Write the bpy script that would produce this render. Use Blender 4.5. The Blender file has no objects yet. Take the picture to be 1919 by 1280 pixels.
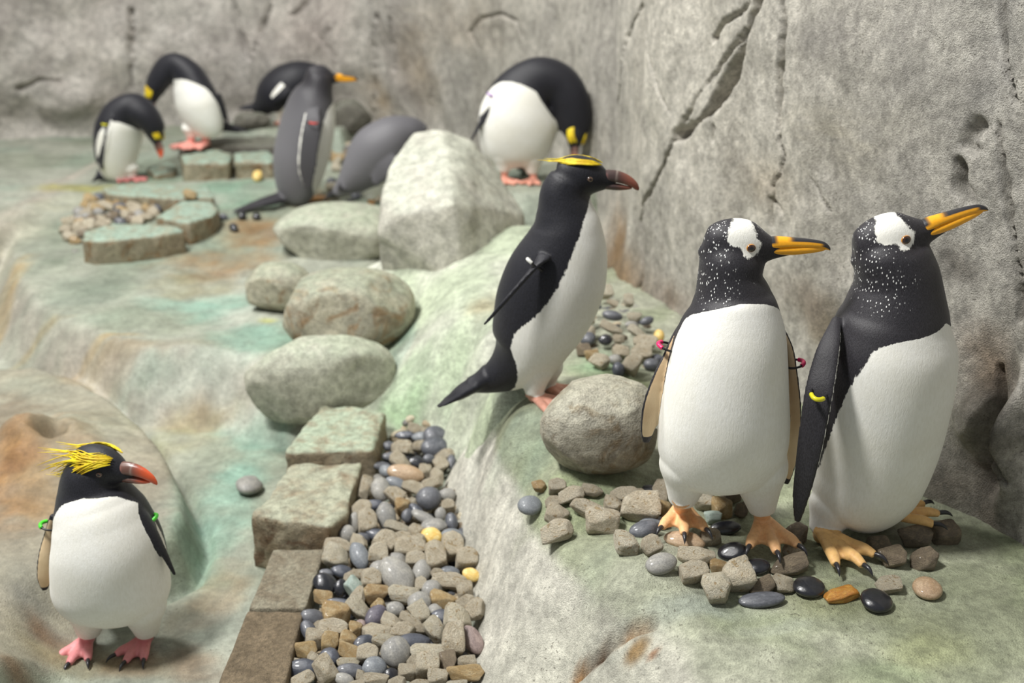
import bpy, bmesh, math, random
import numpy as np
from mathutils import Vector, Matrix, kdtree
from mathutils import noise as mnoise

random.seed(7)
np.random.seed(7)
SC = bpy.context.scene
COL = SC.collection

# ------------------------------------------------------------------ camera
CAM_Z, PITCH, F = 1.1, math.radians(20.0), 2000.0
CP, SP = math.cos(PITCH), math.sin(PITCH)
cam_d = bpy.data.cameras.new('camera')
cam_d.sensor_width = 36.0
cam_d.lens = F / 1919.0 * 36.0
cam_d.dof.use_dof = True
cam_d.dof.focus_distance = 1.93
cam_d.dof.aperture_fstop = 2.6
cam = bpy.data.objects.new('camera', cam_d)
COL.objects.link(cam)
cam.location = (0, 0, CAM_Z)
cam.rotation_euler = (math.radians(90) - PITCH, 0, 0)
SC.camera = cam

# ------------------------------------------------------------------ light
world = bpy.data.worlds.new('world')
SC.world = world
world.use_nodes = True
bg = world.node_tree.nodes['Background']
bg.inputs[0].default_value = (0.93, 0.97, 1.0, 1)
bg.inputs[1].default_value = 0.27


def area_light(name, loc, target, size, power, color):
    d = bpy.data.lights.new(name, 'AREA')
    d.shape = 'DISK'
    d.size = size
    d.energy = power
    d.color = color
    o = bpy.data.objects.new(name, d)
    COL.objects.link(o)
    o.location = loc
    o.rotation_euler = (Vector(target) - Vector(loc)).to_track_quat('-Z', 'Y').to_euler()
    return o


area_light('ceiling_lamp_front_offscreen', (-2.2, 1.2, 4.6), (0.3, 2.2, 0.0), 0.8, 305, (1.0, 0.985, 0.95))
area_light('ceiling_lamp_back_offscreen', (-2.6, 4.0, 4.8), (-0.6, 5.0, 0.0), 1.0, 225, (1.0, 0.985, 0.955))
SC.view_settings.view_transform = 'Standard'
SC.view_settings.look = 'None'
SC.view_settings.gamma = 1.0
SC.view_settings.use_curve_mapping = False
SC.view_settings.exposure = 0.0


# ------------------------------------------------------------------ pixels to places
def ray(u, v):
    a, b = (u - 959.5) / F, (640.0 - v) / F
    return np.array([a, CP + b * SP, -SP + b * CP])


EYE = np.array([0, 0, CAM_Z])


def on_z(u, v, z):
    r = ray(u, v)
    return EYE + r * ((z - CAM_Z) / r[2])


def on_y(u, v, y):
    r = ray(u, v)
    return EYE + r * (y / r[1])


# ------------------------------------------------------------------ helpers
def mesh_obj(name, verts, faces, mat=None, parent=None, smooth=True):
    me = bpy.data.meshes.new(name)
    me.from_pydata([tuple(map(float, p)) for p in verts], [], [tuple(map(int, f)) for f in faces])
    me.update()
    if smooth:
        me.polygons.foreach_set('use_smooth', [True] * len(me.polygons))
    if mat:
        me.materials.append(mat)
    o = bpy.data.objects.new(name, me)
    COL.objects.link(o)
    if parent:
        o.parent = parent
        o.matrix_parent_inverse = Matrix.Translation(-parent.location)
    return o


def tag(o, label, cat, group=None):
    o['label'] = label
    o['category'] = cat
    if group:
        o['group'] = group
    return o


def fattr(me, name, arr):
    a = me.attributes.new(name, 'FLOAT', 'POINT')
    a.data.foreach_set('value', np.asarray(arr, dtype=np.float32))


def cattr(me, name, arr):
    a = me.attributes.new(name, 'FLOAT_COLOR', 'POINT')
    c = np.ones((len(arr), 4), dtype=np.float32)
    c[:, :3] = arr
    a.data.foreach_set('color', c.ravel())


def catmull(P, n, closed=False):
    P = np.asarray(P, dtype=float)
    k = len(P)
    if closed:
        t = np.arange(n) * (k / n)
        i = np.floor(t).astype(int)
        idx = [(i - 1) % k, i % k, (i + 1) % k, (i + 2) % k]
    else:
        t = np.linspace(0, k - 1, n)
        i = np.minimum(np.floor(t).astype(int), k - 2)
        idx = [np.maximum(i - 1, 0), i, i + 1, np.minimum(i + 2, k - 1)]
    f = (t - i)
    f = f.reshape((-1,) + (1,) * (P.ndim - 1))
    p0, p1, p2, p3 = (P[j] for j in idx)
    return 0.5 * (2 * p1 + (p2 - p0) * f + (2 * p0 - 5 * p1 + 4 * p2 - p3) * f ** 2 + (3 * p1 - p0 - 3 * p2 + p3) * f ** 3)


def sdf_poly(X, Y, poly):
    """signed distance, negative inside"""
    poly = np.asarray(poly)
    d = np.full(X.shape, 1e9)
    inside = np.zeros(X.shape, dtype=bool)
    for i in range(len(poly)):
        ax, ay = poly[i - 1]
        bx, by = poly[i]
        ex, ey = bx - ax, by - ay
        L = ex * ex + ey * ey + 1e-12
        t = np.clip(((X - ax) * ex + (Y - ay) * ey) / L, 0, 1)
        d = np.minimum(d, (X - ax - t * ex) ** 2 + (Y - ay - t * ey) ** 2)
        c = (ay > Y) != (by > Y)
        with np.errstate(divide='ignore', invalid='ignore'):
            inside ^= c & (X < ex * (Y - ay) / (ey if abs(ey) > 1e-12 else 1e-12) + ax)
    d = np.sqrt(d)
    return np.where(inside, -d, d)


def dist_polyline(X, Y, pts):
    """distance to an open polyline and the parameter (0..1) of the closest point"""
    d = np.full(X.shape, 1e9)
    tt = np.zeros(X.shape)
    n = len(pts) - 1
    for i in range(n):
        ax, ay = pts[i]
        bx, by = pts[i + 1]
        ex, ey = bx - ax, by - ay
        L = ex * ex + ey * ey + 1e-12
        t = np.clip(((X - ax) * ex + (Y - ay) * ey) / L, 0, 1)
        q = (X - ax - t * ex) ** 2 + (Y - ay - t * ey) ** 2
        m = q < d
        d = np.where(m, q, d)
        tt = np.where(m, (i + t) / n, tt)
    return np.sqrt(d), tt


_HR = np.random.RandomState(3).rand(64, 64, 64).astype(np.float64)


def vnoise(x, y, z):
    """value noise in numpy, -1..1"""
    xi, yi, zi = np.floor(x).astype(int), np.floor(y).astype(int), np.floor(z).astype(int)
    fx, fy, fz = x - xi, y - yi, z - zi
    fx, fy, fz = (f * f * (3 - 2 * f) for f in (fx, fy, fz))
    r = 0
    for a in (0, 1):
        for b in (0, 1):
            for c in (0, 1):
                w = (fx if a else 1 - fx) * (fy if b else 1 - fy) * (fz if c else 1 - fz)
                r = r + w * _HR[(xi + a) & 63, (yi + b) & 63, (zi + c) & 63]
    return r * 2 - 1


def fbm(x, y, z, oct=4, gain=0.5):
    r, a, s = 0, 1.0, 0
    for i in range(oct):
        r = r + a * vnoise(x * 2 ** i + 17 * i, y * 2 ** i + 5 * i, z * 2 ** i + 9 * i)
        s += a
        a *= gain
    return r / s


def sstep(a, b, x):
    t = np.clip((x - a) / (b - a), 0, 1)
    return t * t * (3 - 2 * t)


# ------------------------------------------------------------------ materials
def new_mat(name):
    m = bpy.data.materials.new(name)
    m.use_nodes = True
    nt = m.node_tree
    return m, nt, nt.nodes['Principled BSDF']


class NB:
    """small node builder"""

    def __init__(self, nt):
        self.nt = nt

    def n(self, t, **kw):
        nd = self.nt.nodes.new(t)
        for k, v in kw.items():
            setattr(nd, k, v)
        return nd

    def put(self, sock, v):
        if hasattr(v, 'is_output') or isinstance(v, bpy.types.NodeSocket):
            self.nt.links.new(v, sock)
        else:
            sock.default_value = v

    def attr(self, name, color=False):
        nd = self.n('ShaderNodeAttribute', attribute_name=name)
        return nd.outputs['Color' if color else 'Fac']

    def coord(self, scale=(1, 1, 1), which='Object'):
        c = self.n('ShaderNodeTexCoord')
        mp = self.n('ShaderNodeMapping')
        self.nt.links.new(c.outputs[which], mp.inputs[0])
        mp.inputs['Scale'].default_value = scale
        return mp.outputs[0]

    def noise(self, vec, scale, detail=4, rough=0.55, dist=0.0):
        nd = self.n('ShaderNodeTexNoise')
        self.nt.links.new(vec, nd.inputs['Vector'])
        nd.inputs['Scale'].default_value = scale
        nd.inputs['Detail'].default_value = detail
        nd.inputs['Roughness'].default_value = rough
        nd.inputs['Distortion'].default_value = dist
        return nd.outputs['Fac']

    def voro(self, vec, scale, feature='F1', rnd=1.0):
        nd = self.n('ShaderNodeTexVoronoi', feature=feature)
        self.nt.links.new(vec, nd.inputs['Vector'])
        nd.inputs['Scale'].default_value = scale
        nd.inputs['Randomness'].default_value = rnd
        return nd

    def math(self, op, a, b=0.0, clamp=False):
        nd = self.n('ShaderNodeMath', operation=op, use_clamp=clamp)
        self.put(nd.inputs[0], a)
        self.put(nd.inputs[1], b)
        return nd.outputs[0]

    def ramp(self, fac, a, b, lo=0.0, hi=1.0):
        nd = self.n('ShaderNodeMapRange', interpolation_type='SMOOTHSTEP')
        self.put(nd.inputs[0], fac)
        nd.inputs[1].default_value = a
        nd.inputs[2].default_value = b
        nd.inputs[3].default_value = lo
        nd.inputs[4].default_value = hi
        return nd.outputs[0]

    def mix(self, fac, a, b, mode='MIX'):
        nd = self.n('ShaderNodeMix', data_type='RGBA', blend_type=mode)
        self.put(nd.inputs[0], fac)
        for s, v in ((nd.inputs[6], a), (nd.inputs[7], b)):
            if isinstance(v, tuple) and len(v) == 3:
                v = v + (1.0,)
            self.put(s, v)
        return nd.outputs[2]

    def bump(self, h, strength, dist=0.01, nrm=None):
        nd = self.n('ShaderNodeBump')
        nd.inputs['Strength'].default_value = strength
        nd.inputs['Distance'].default_value = dist
        self.nt.links.new(h, nd.inputs['Height'])
        if nrm:
            self.nt.links.new(nrm, nd.inputs['Normal'])
        return nd.outputs[0]


def hexc(h):
    """sRGB hex to linear"""
    r = [int(h[i:i + 2], 16) / 255 for i in (0, 2, 4)]
    return tuple(c / 12.92 if c <= 0.04045 else ((c + 0.055) / 1.055) ** 2.4 for c in r)


def ground_material(name, grain=1.0, bump=0.5):
    m, nt, b = new_mat(name)
    N = NB(nt)
    co = N.coord()
    col = N.attr('Col', True)
    n1 = N.noise(co, 9, 6, 0.62, 0.4)
    n2 = N.noise(co, 70, 5, 0.65)
    n3 = N.noise(co, 330, 3, 0.6)
    f1 = N.ramp(n1, 0.3, 0.7, 0.80, 1.16)
    f2 = N.ramp(n2, 0.3, 0.7, 1 - 0.16 * grain, 1 + 0.12 * grain)
    f3 = N.ramp(n3, 0.3, 0.7, 1 - 0.14 * grain, 1 + 0.1 * grain)
    n4 = N.noise(co, 26, 5, 0.7, 0.3)
    f = N.math('MULTIPLY', N.math('MULTIPLY', f1, f2), N.math('MULTIPLY', f3, N.ramp(n4, 0.3, 0.7, 1 - 0.2 * grain, 1 + 0.14 * grain)))
    vm = N.n('ShaderNodeVectorMath', operation='SCALE')
    nt.links.new(col, vm.inputs[0])
    nt.links.new(f, vm.inputs['Scale'])
    sp = N.noise(co, 150, 2, 0.5)
    pits = N.math('MULTIPLY', N.ramp(sp, 0.64, 0.71), N.ramp(n1, 0.42, 0.6))
    c = N.mix(N.math('MULTIPLY', pits, 0.55), vm.outputs[0], hexc('4a4238'))
    nt.links.new(c, b.inputs['Base Color'])
    wet = N.attr('wet')
    r = N.math('SUBTRACT', 0.82, N.math('MULTIPLY', wet, N.ramp(n1, 0.35, 0.65, 0.3, 0.66)))
    nt.links.new(r, b.inputs['Roughness'])
    b.inputs['Specular IOR Level'].default_value = 0.42
    h = N.math('ADD', N.math('ADD', N.math('MULTIPLY', n2, 0.45), N.math('MULTIPLY', n3, 0.8)), N.math('MULTIPLY', n4, 0.5))
    h = N.math('SUBTRACT', h, N.math('MULTIPLY', pits, 0.5))
    nt.links.new(N.bump(h, bump, 0.008), b.inputs['Normal'])
    return m


def stone_material(name, base, second, moss=None, moss_amt=0.0, rough=0.7, bump=0.5, scale=1.0, rust=None):
    m, nt, b = new_mat(name)
    N = NB(nt)
    co = N.coord()
    n1 = N.noise(co, 7 * scale, 6, 0.65, 0.6)
    n2 = N.noise(co, 45 * scale, 5, 0.65)
    n3 = N.noise(co, 220 * scale, 3, 0.6)
    c = N.mix(N.ramp(n1, 0.33, 0.67), base, second)
    if rust:
        nr = N.noise(co, 11 * scale, 4, 0.6, 1.2)
        c = N.mix(N.ramp(nr, 0.52, 0.68, 0, 0.8), c, rust)
    if moss:
        g = N.n('ShaderNodeNewGeometry')
        sx = N.n('ShaderNodeSeparateXYZ')
        nt.links.new(g.outputs['Normal'], sx.inputs[0])
        up = N.ramp(sx.outputs[2], 0.15, 0.9)
        nm = N.noise(co, 14 * scale, 5, 0.6)
        c = N.mix(N.math('MULTIPLY', N.math('MULTIPLY', up, N.ramp(nm, 0.25, 0.6)), moss_amt), c, moss)
    f = N.math('MULTIPLY', N.ramp(n2, 0.3, 0.7, 0.72, 1.2), N.ramp(n3, 0.3, 0.7, 0.8, 1.15))
    vm = N.n('ShaderNodeVectorMath', operation='SCALE')
    nt.links.new(c, vm.inputs[0])
    nt.links.new(f, vm.inputs['Scale'])
    nt.links.new(vm.outputs[0], b.inputs['Base Color'])
    b.inputs['Roughness'].default_value = rough
    h = N.math('ADD', n2, N.math('MULTIPLY', n3, 0.5))
    nt.links.new(N.bump(h, bump, 0.008), b.inputs['Normal'])
    return m
# ================================================================== ground
def tps(pts):
    """thin plate spline height from (x, y, z) rows"""
    P = np.asarray(pts)
    n = len(P)

    def U(r2):
        return np.where(r2 > 0, r2 * np.log(r2 + 1e-12), 0)
    K = U((P[:, None, 0] - P[None, :, 0]) ** 2 + (P[:, None, 1] - P[None, :, 1]) ** 2) + np.eye(n) * 2e-4
    A = np.zeros((n + 3, n + 3))
    A[:n, :n] = K
    A[:n, n] = 1
    A[:n, n + 1:] = P[:, :2]
    A[n:, :n] = A[:n, n:].T
    w = np.linalg.solve(A, np.concatenate([P[:, 2], [0, 0, 0]]))

    def f(X, Y):
        r = w[n] + w[n + 1] * X + w[n + 2] * Y
        for i in range(n):
            r = r + w[i] * U((X - P[i, 0]) ** 2 + (Y - P[i, 1]) ** 2)
        return r
    return f


def pix_pts(rows):
    return [tuple(on_z(u, v, z)) for u, v, z in rows]


def pix_poly(rows, z, extra=(), n=None):
    p = [tuple(on_z(u, v, z)[:2]) for u, v in rows]
    p = p + [tuple(e) for e in extra]
    return p


FX = np.arange(-4.6, 1.5, 0.0125)
FY = np.concatenate([np.arange(1.0, 4.2, 0.0125), np.arange(4.2, 7.9, 0.02)])
GX, GY = np.meshgrid(FX, FY)

base = np.interp(GY, [1, 2, 2.8, 3.5, 3.9, 4.9, 5.3, 9], [-.37, -.345, -.315, -.295, -.275, -.11, -.04, 0])
Z = base + 0.012 * fbm(GX * 2.2, GY * 2.2, 0 * GX, 3)


def raise_to(Z, poly, top, w, p=1.0):
    sd = sdf_poly(GX, GY, poly)
    k = .5 * sstep(w, 0, sd) + .5 * np.clip(1.1 - 1.1 * np.maximum(sd, 0) / w, 0, 1)
    return Z + np.maximum(top - Z, 0) * k, sd


# upper terrace
T1 = pix_poly([(35, 470), (42, 515), (75, 562), (130, 592), (200, 618), (270, 640), (350, 640), (430, 648), (510, 662), (570, 672),
               (680, 660), (780, 640)], -.08, [(0.3, 3.1), (2, 3.1), (2, 9), (-2.3, 9), (-2.25, 5.4)]) + \
    pix_poly([(128, 392), (95, 410), (55, 438)], -.08)
topT1 = np.interp(GY, [3, 4, 5, 6, 8], [-.1, -.075, -.01, .02, .03]) + 0.015 * fbm(GX * 3, GY * 3, 0 * GX + 4, 3)
Z, sdT1 = raise_to(Z, T1, topT1, 0.16, 1.0)
# wet run across the terrace, a little lower
RUN = pix_poly([(520, 395), (470, 420), (400, 455), (330, 520), (280, 560), (330, 600), (430, 600), (460, 560), (520, 480), (560, 430)], -.06)
sdR = sdf_poly(GX, GY, RUN)
Z = Z - 0.02 * sstep(0.1, -0.1, sdR)
# grey ledge by the far wall at the left
T2 = pix_poly([(-80, 350), (0, 345), (70, 336), (165, 336), (150, 350), (110, 362), (75, 380), (40, 400), (0, 422), (-80, 470)], 0.0)
Z, sdT2 = raise_to(Z, T2, 0.0 + 0 * GX, 0.07)
# mound in front of it, at the lower left
M1 = pix_poly([(-250, 690), (0, 690), (60, 690), (130, 705), (200, 745), (255, 800), (300, 860), (330, 920), (337, 960), (318, 1000), (290, 1012),
               (235, 1015), (175, 1070), (112, 1140), (50, 1188), (-20, 1240), (-250, 1360)], -.21)
c1 = on_z(60, 830, -.16)
c2 = on_z(200, 900, -.2)
topM = -.215 + 0.10 * np.exp(-((GX - c1[0]) ** 2 + (GY - c1[1]) ** 2) / (2 * .14 ** 2)) \
    + 0.02 * np.exp(-((GX - c2[0]) ** 2 + (GY - c2[1]) ** 2) / (2 * .2 ** 2)) + 0.02 * fbm(GX * 5, GY * 5, 0 * GX + 8, 4)
Z, sdM = raise_to(Z, M1, topM, 0.045)
# crease where the mound meets the run
Z = Z - 0.03 * np.exp(-((sdM - .055) / .016) ** 2)
cf = on_z(222, 1222, -.345)
flat_ = np.exp(-(((GX - cf[0]) / .2) ** 2 + ((GY - cf[1]) / .2) ** 2) ** 2)
Z = Z * (1 - flat_) + -.345 * flat_
Z += 0.004 * fbm(GX * 12, GY * 12, 0 * GX + 2, 3)

# sand under the gravel channel
CHAN = [tuple(on_z(u, v, -.24)[:2]) for u, v in ((735, 815), (790, 800), (845, 800), (860, 840), (850, 890), (868, 960), (890, 1020), (905, 1100), (908, 1180), (900, 1300), (480, 1310), (540, 1150), (580, 1060), (610, 1010), (655, 900), (700, 850))]
sandz = np.interp(GY, [1.2, 1.7, 2.3, 2.9], [-.285, -.275, -.245, -.21]) - .028
Z, _ = raise_to(Z, CHAN, sandz, .03)
# rises that carry the crouched penguin by the wall and the one behind the grey-backed penguin
pe = on_y(965, 338, 4.6)
RISE1 = [(pe[0] - .2, 4.4), (pe[0] + .05, 4.32), (pe[0] + .28, 4.4), (pe[0] + .45, 4.8), (pe[0] + .1, 5.1), (pe[0] - .25, 4.95)]
Z, _ = raise_to(Z, RISE1, pe[2] + .002 * fbm(GX * 8, GY * 8, 0 * GX + 6, 3), .22)
pg = on_y(530, 235, 6.3)
RISE2 = [(pg[0] - .3, 6.2), (pg[0] + .35, 6.15), (pg[0] + .4, 6.6), (pg[0], 6.75), (pg[0] - .35, 6.6)]
Z, _ = raise_to(Z, RISE2, pg[2] + .01 * fbm(GX * 8, GY * 8, 0 * GX + 16, 3), .07)

# rough relief on the lump and on the terrace face
lump = np.exp(-((GX - c1[0]) ** 2 + (GY - c1[1]) ** 2) / (2 * .17 ** 2))
Z += lump * 0.05 * fbm(GX * 14, GY * 14, 0 * GX + 12, 4)
hol = on_z(100, 805, -.13)
Z -= .07 * np.exp(-(((GX - hol[0]) / .035) ** 2 + ((GY - hol[1]) / .05) ** 2) ** 1.5)
face1 = np.exp(-((sdT1 - .08) / .065) ** 2)
Z += face1 * 0.018 * fbm(GX * 16, GY * 16, 0 * GX + 22, 4)


class Field:
    """a sampled height field"""

    def __init__(self, xs, ys, z):
        self.xs, self.ys, self.z = xs, ys, z

    def __call__(self, x, y):
        x, y = np.atleast_1d(x).astype(float), np.atleast_1d(y).astype(float)
        i = np.clip(np.searchsorted(self.xs, x) - 1, 0, len(self.xs) - 2)
        j = np.clip(np.searchsorted(self.ys, y) - 1, 0, len(self.ys) - 2)
        fx = np.clip((x - self.xs[i]) / (self.xs[i + 1] - self.xs[i]), 0, 1)
        fy = np.clip((y - self.ys[j]) / (self.ys[j + 1] - self.ys[j]), 0, 1)
        z = self.z
        return (z[j, i] * (1 - fx) + z[j, i + 1] * fx) * (1 - fy) + (z[j + 1, i] * (1 - fx) + z[j + 1, i + 1] * fx) * fy


# ---- the near ledge and the outcrop, height fields of their own
LX = np.arange(-0.45, 1.4, 0.007)
LY = np.arange(0.9, 3.75, 0.007)
lX, lY = np.meshgrid(LX, LY)
ledge_rows = [
    (1000, 900, 0), (1100, 1000, 0), (1300, 1100, 0), (1500, 1050, 0), (1700, 1050, 0), (1850, 1100, 0), (1900, 1240, -.01),
    (1600, 1230, -.01), (1420, 1190, -.008), (1250, 960, 0), (1500, 900, 0), (1700, 930, 0), (1890, 990, 0), (1150, 800, .02), (1350, 800, .02),
    (985, 755, .07), (1040, 742, .075), (1150, 700, .06), (1220, 690, .05), (1100, 650, .06), (1180, 560, .07), (1080, 600, .07),
    (955, 790, .045), (985, 870, .01), (1010, 950, -.002), (1060, 1030, -.008), (1130, 1105, -.012), (1230, 1170, -.016), (1330, 1250, -.02),
    (868, 830, -.2), (850, 880, -.21), (866, 950, -.225), (889, 1020, -.235), (903, 1100, -.245), (906, 1170, -.255), (898, 1280, -.275),
    (925, 800, -.02), (918, 850, -.06), (915, 930, -.11), (940, 1010, -.12), (975, 1090, -.115), (1040, 1180, -.12), (1080, 1280, -.155),
    (1010, 1040, -.05), (1100, 1140, -.06), (1180, 1215, -.055), (1240, 1275, -.06)]
lrows = pix_pts(ledge_rows) + [(1.3, 1.2, -.02), (1.3, 2.5, 0), (0.7, 1.0, -.03), (.45, 1.1, -.06), (.25, 1.15, -.16), (0.0, 1.2, -.3), (-.15, 1.5, -.34), (-.2, 2.2, -.33),
                               (-.2, 2.7, -.3), (0.9, 3.4, .05), (0.5, 3.6, .06)]
zl = tps(lrows)(lX, lY)
zl = np.maximum(zl, -.42)
zl += 0.008 * fbm(lX * 5, lY * 5, 0 * lX + 3, 4) + 0.0025 * fbm(lX * 30, lY * 30, 0 * lX + 7, 3)
facemask = sstep(-.015, -.06, zl)
zl += facemask * 0.012 * fbm(lX * 13, lY * 13, zl * 13, 4)
# small broken step with the rusty crack low on the face
cr = [tuple(on_z(u, v, -.05)[:2]) for u, v in ((1085, 1180), (1110, 1187), (1150, 1188), (1190, 1193), (1225, 1198))]
dcr, _ = dist_polyline(lX, lY, cr)
dcr = dcr + .006 * fbm(lX * 40, lY * 40, 0 * lX + 9, 2)
zl -= 0.035 * np.exp(-(dcr / .008) ** 2)

OX = np.arange(-0.62, 0.42, 0.011)
OY = np.arange(2.35, 4.3, 0.011)
oX, oY = np.meshgrid(OX, OY)
out_rows = [(700, 440, .02), (780, 480, .1), (870, 540, .13), (960, 560, .12), (1010, 640, .09), (1000, 700, .07), (935, 752, .05), (890, 700, .02),
            (840, 640, .03), (790, 600, .0), (860, 590, .09), (740, 640, -.07), (760, 700, -.1), (725, 780, -.2), (790, 792, -.2), (840, 790, -.17),
            (880, 795, -.12), (820, 740, -.11), (860, 760, -.08), (900, 780, -.04), (700, 620, -.1), (900, 430, .15), (1000, 420, .15)]
orows = pix_pts(out_rows) + [(.05, 4.2, .12), (-.4, 4.2, .0), (.3, 3.9, .12), (.35, 3.0, .07), (-.55, 3.0, -.2), (-.5, 2.5, -.45), (-.1, 2.4, -.45), (-.25, 2.6, -.4), (.2, 2.45, -.05)]
zo = tps(orows)(oX, oY)
zo -= .35 * sstep(.12, .34, oX) + .25 * sstep(3.75, 4.1, oY)
zo += 0.02 * fbm(oX * 4.5, oY * 4.5, 0 * oX + 31, 4) + 0.006 * fbm(oX * 16, oY * 16, 0 * oX + 11, 3)

floorF, ledgeF, outF = Field(FX, FY, Z), Field(LX, LY, zl), Field(OX, OY, zo)


def inb(fd, x, y):
    return (x >= fd.xs[0]) & (x <= fd.xs[-1]) & (y >= fd.ys[0]) & (y <= fd.ys[-1])


def ground_z(x, y):
    x, y = np.atleast_1d(x).astype(float), np.atleast_1d(y).astype(float)
    z = floorF(x, y)
    z = np.where(inb(ledgeF, x, y) & (ledgeF(x, y) > -.36), np.maximum(z, ledgeF(x, y)), z)
    z = np.where(inb(outF, x, y), np.maximum(z, outF(x, y)), z)
    return z


TS = np.concatenate([np.arange(1.0, 4, .008), np.arange(4, 9, .02)])


def hit(u, v, fn=None):
    """where the sight line of a pixel meets the ground"""
    r = ray(u, v)
    p = EYE[None] + r[None] * TS[:, None]
    g = (fn or ground_z)(p[:, 0], p[:, 1])
    k = np.argmax(p[:, 2] < g)
    if k == 0:
        k = len(TS) - 1
    q = p[k].copy()
    q[2] = g[k]
    return q


def paint(C, X, Y, rows):
    """stains: (u, v, half width px, half height px, colour, strength)"""
    wx = X + 0.05 * fbm(X * 6, Y * 6, 0 * X + 1, 3)
    wy = Y + 0.05 * fbm(X * 6, Y * 6, 0 * X + 5, 3)
    mod = np.clip(0.75 + 0.7 * fbm(X * 9, Y * 9, 0 * X + 3, 4), 0, 1)
    mod2 = fbm(X * 14, Y * 14, 0 * X + 9, 4)
    xs, ys = X[0], Y[:, 0]
    for k, (u, v, rx, ry, col, s) in enumerate(rows):
        q = hit(u, v)
        a, b = hit(u, v - ry), hit(u, v + ry)
        t = q[1]
        sx, sy = rx * t / F, max(abs(a[1] - b[1]) / 2, ry * t / F)
        i0, i1 = np.searchsorted(xs, [q[0] - 2.2 * sx - .06, q[0] + 2.2 * sx + .06])
        j0, j1 = np.searchsorted(ys, [q[1] - 2.2 * sy - .06, q[1] + 2.2 * sy + .06])
        if i1 <= i0 or j1 <= j0:
            continue
        sl = (slice(j0, j1), slice(i0, i1))
        d = ((wx[sl] - q[0]) / sx) ** 2 + ((wy[sl] - q[1]) / sy) ** 2
        m = s * sstep(1.7, .45, np.sqrt(d) + .55 * np.roll(mod2, (61 * k, 29 * k), (0, 1))[sl]) * np.roll(mod, (37 * k, 53 * k), (0, 1))[sl]
        C[sl] = C[sl] * (1 - m[..., None]) + np.array(hexc(col)) * m[..., None]


def grid_mesh(name, X, Y, Zz, keep, C, wet, mat):
    ny, nx = X.shape
    idx = np.arange(ny * nx).reshape(ny, nx)
    f = np.stack([idx[:-1, :-1], idx[:-1, 1:], idx[1:, 1:], idx[1:, :-1]], -1).reshape(-1, 4)
    k = keep.ravel()
    f = f[k[f].any(1)]
    used = np.unique(f)
    remap = np.full(ny * nx, -1)
    remap[used] = np.arange(len(used))
    f = remap[f]
    P = np.stack([X.ravel(), Y.ravel(), Zz.ravel()], -1)[used]
    me = bpy.data.meshes.new(name)
    me.vertices.add(len(P))
    me.vertices.foreach_set('co', P.astype(np.float32).ravel())
    me.loops.add(len(f) * 4)
    me.loops.foreach_set('vertex_index', f.astype(np.int32).ravel())
    me.polygons.add(len(f))
    me.polygons.foreach_set('loop_start', np.arange(0, len(f) * 4, 4, dtype=np.int32))
    me.polygons.foreach_set('use_smooth', np.ones(len(f), dtype=bool))
    me.update(calc_edges=True)
    me.validate()
    cattr(me, 'Col', C.reshape(-1, 3)[used])
    fattr(me, 'wet', wet.ravel()[used])
    me.materials.append(mat)
    o = bpy.data.objects.new(name, me)
    COL.objects.link(o)
    o['kind'] = 'structure'
    return o


def lerp3(a, b, t):
    return np.array(hexc(a)) * (1 - t[..., None]) + np.array(hexc(b)) * t[..., None]


m_ground = ground_material('wet_painted_rock', 0.8, 0.45)
m_ledge = ground_material('pale_rough_rock', 1.1, 0.6)

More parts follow.
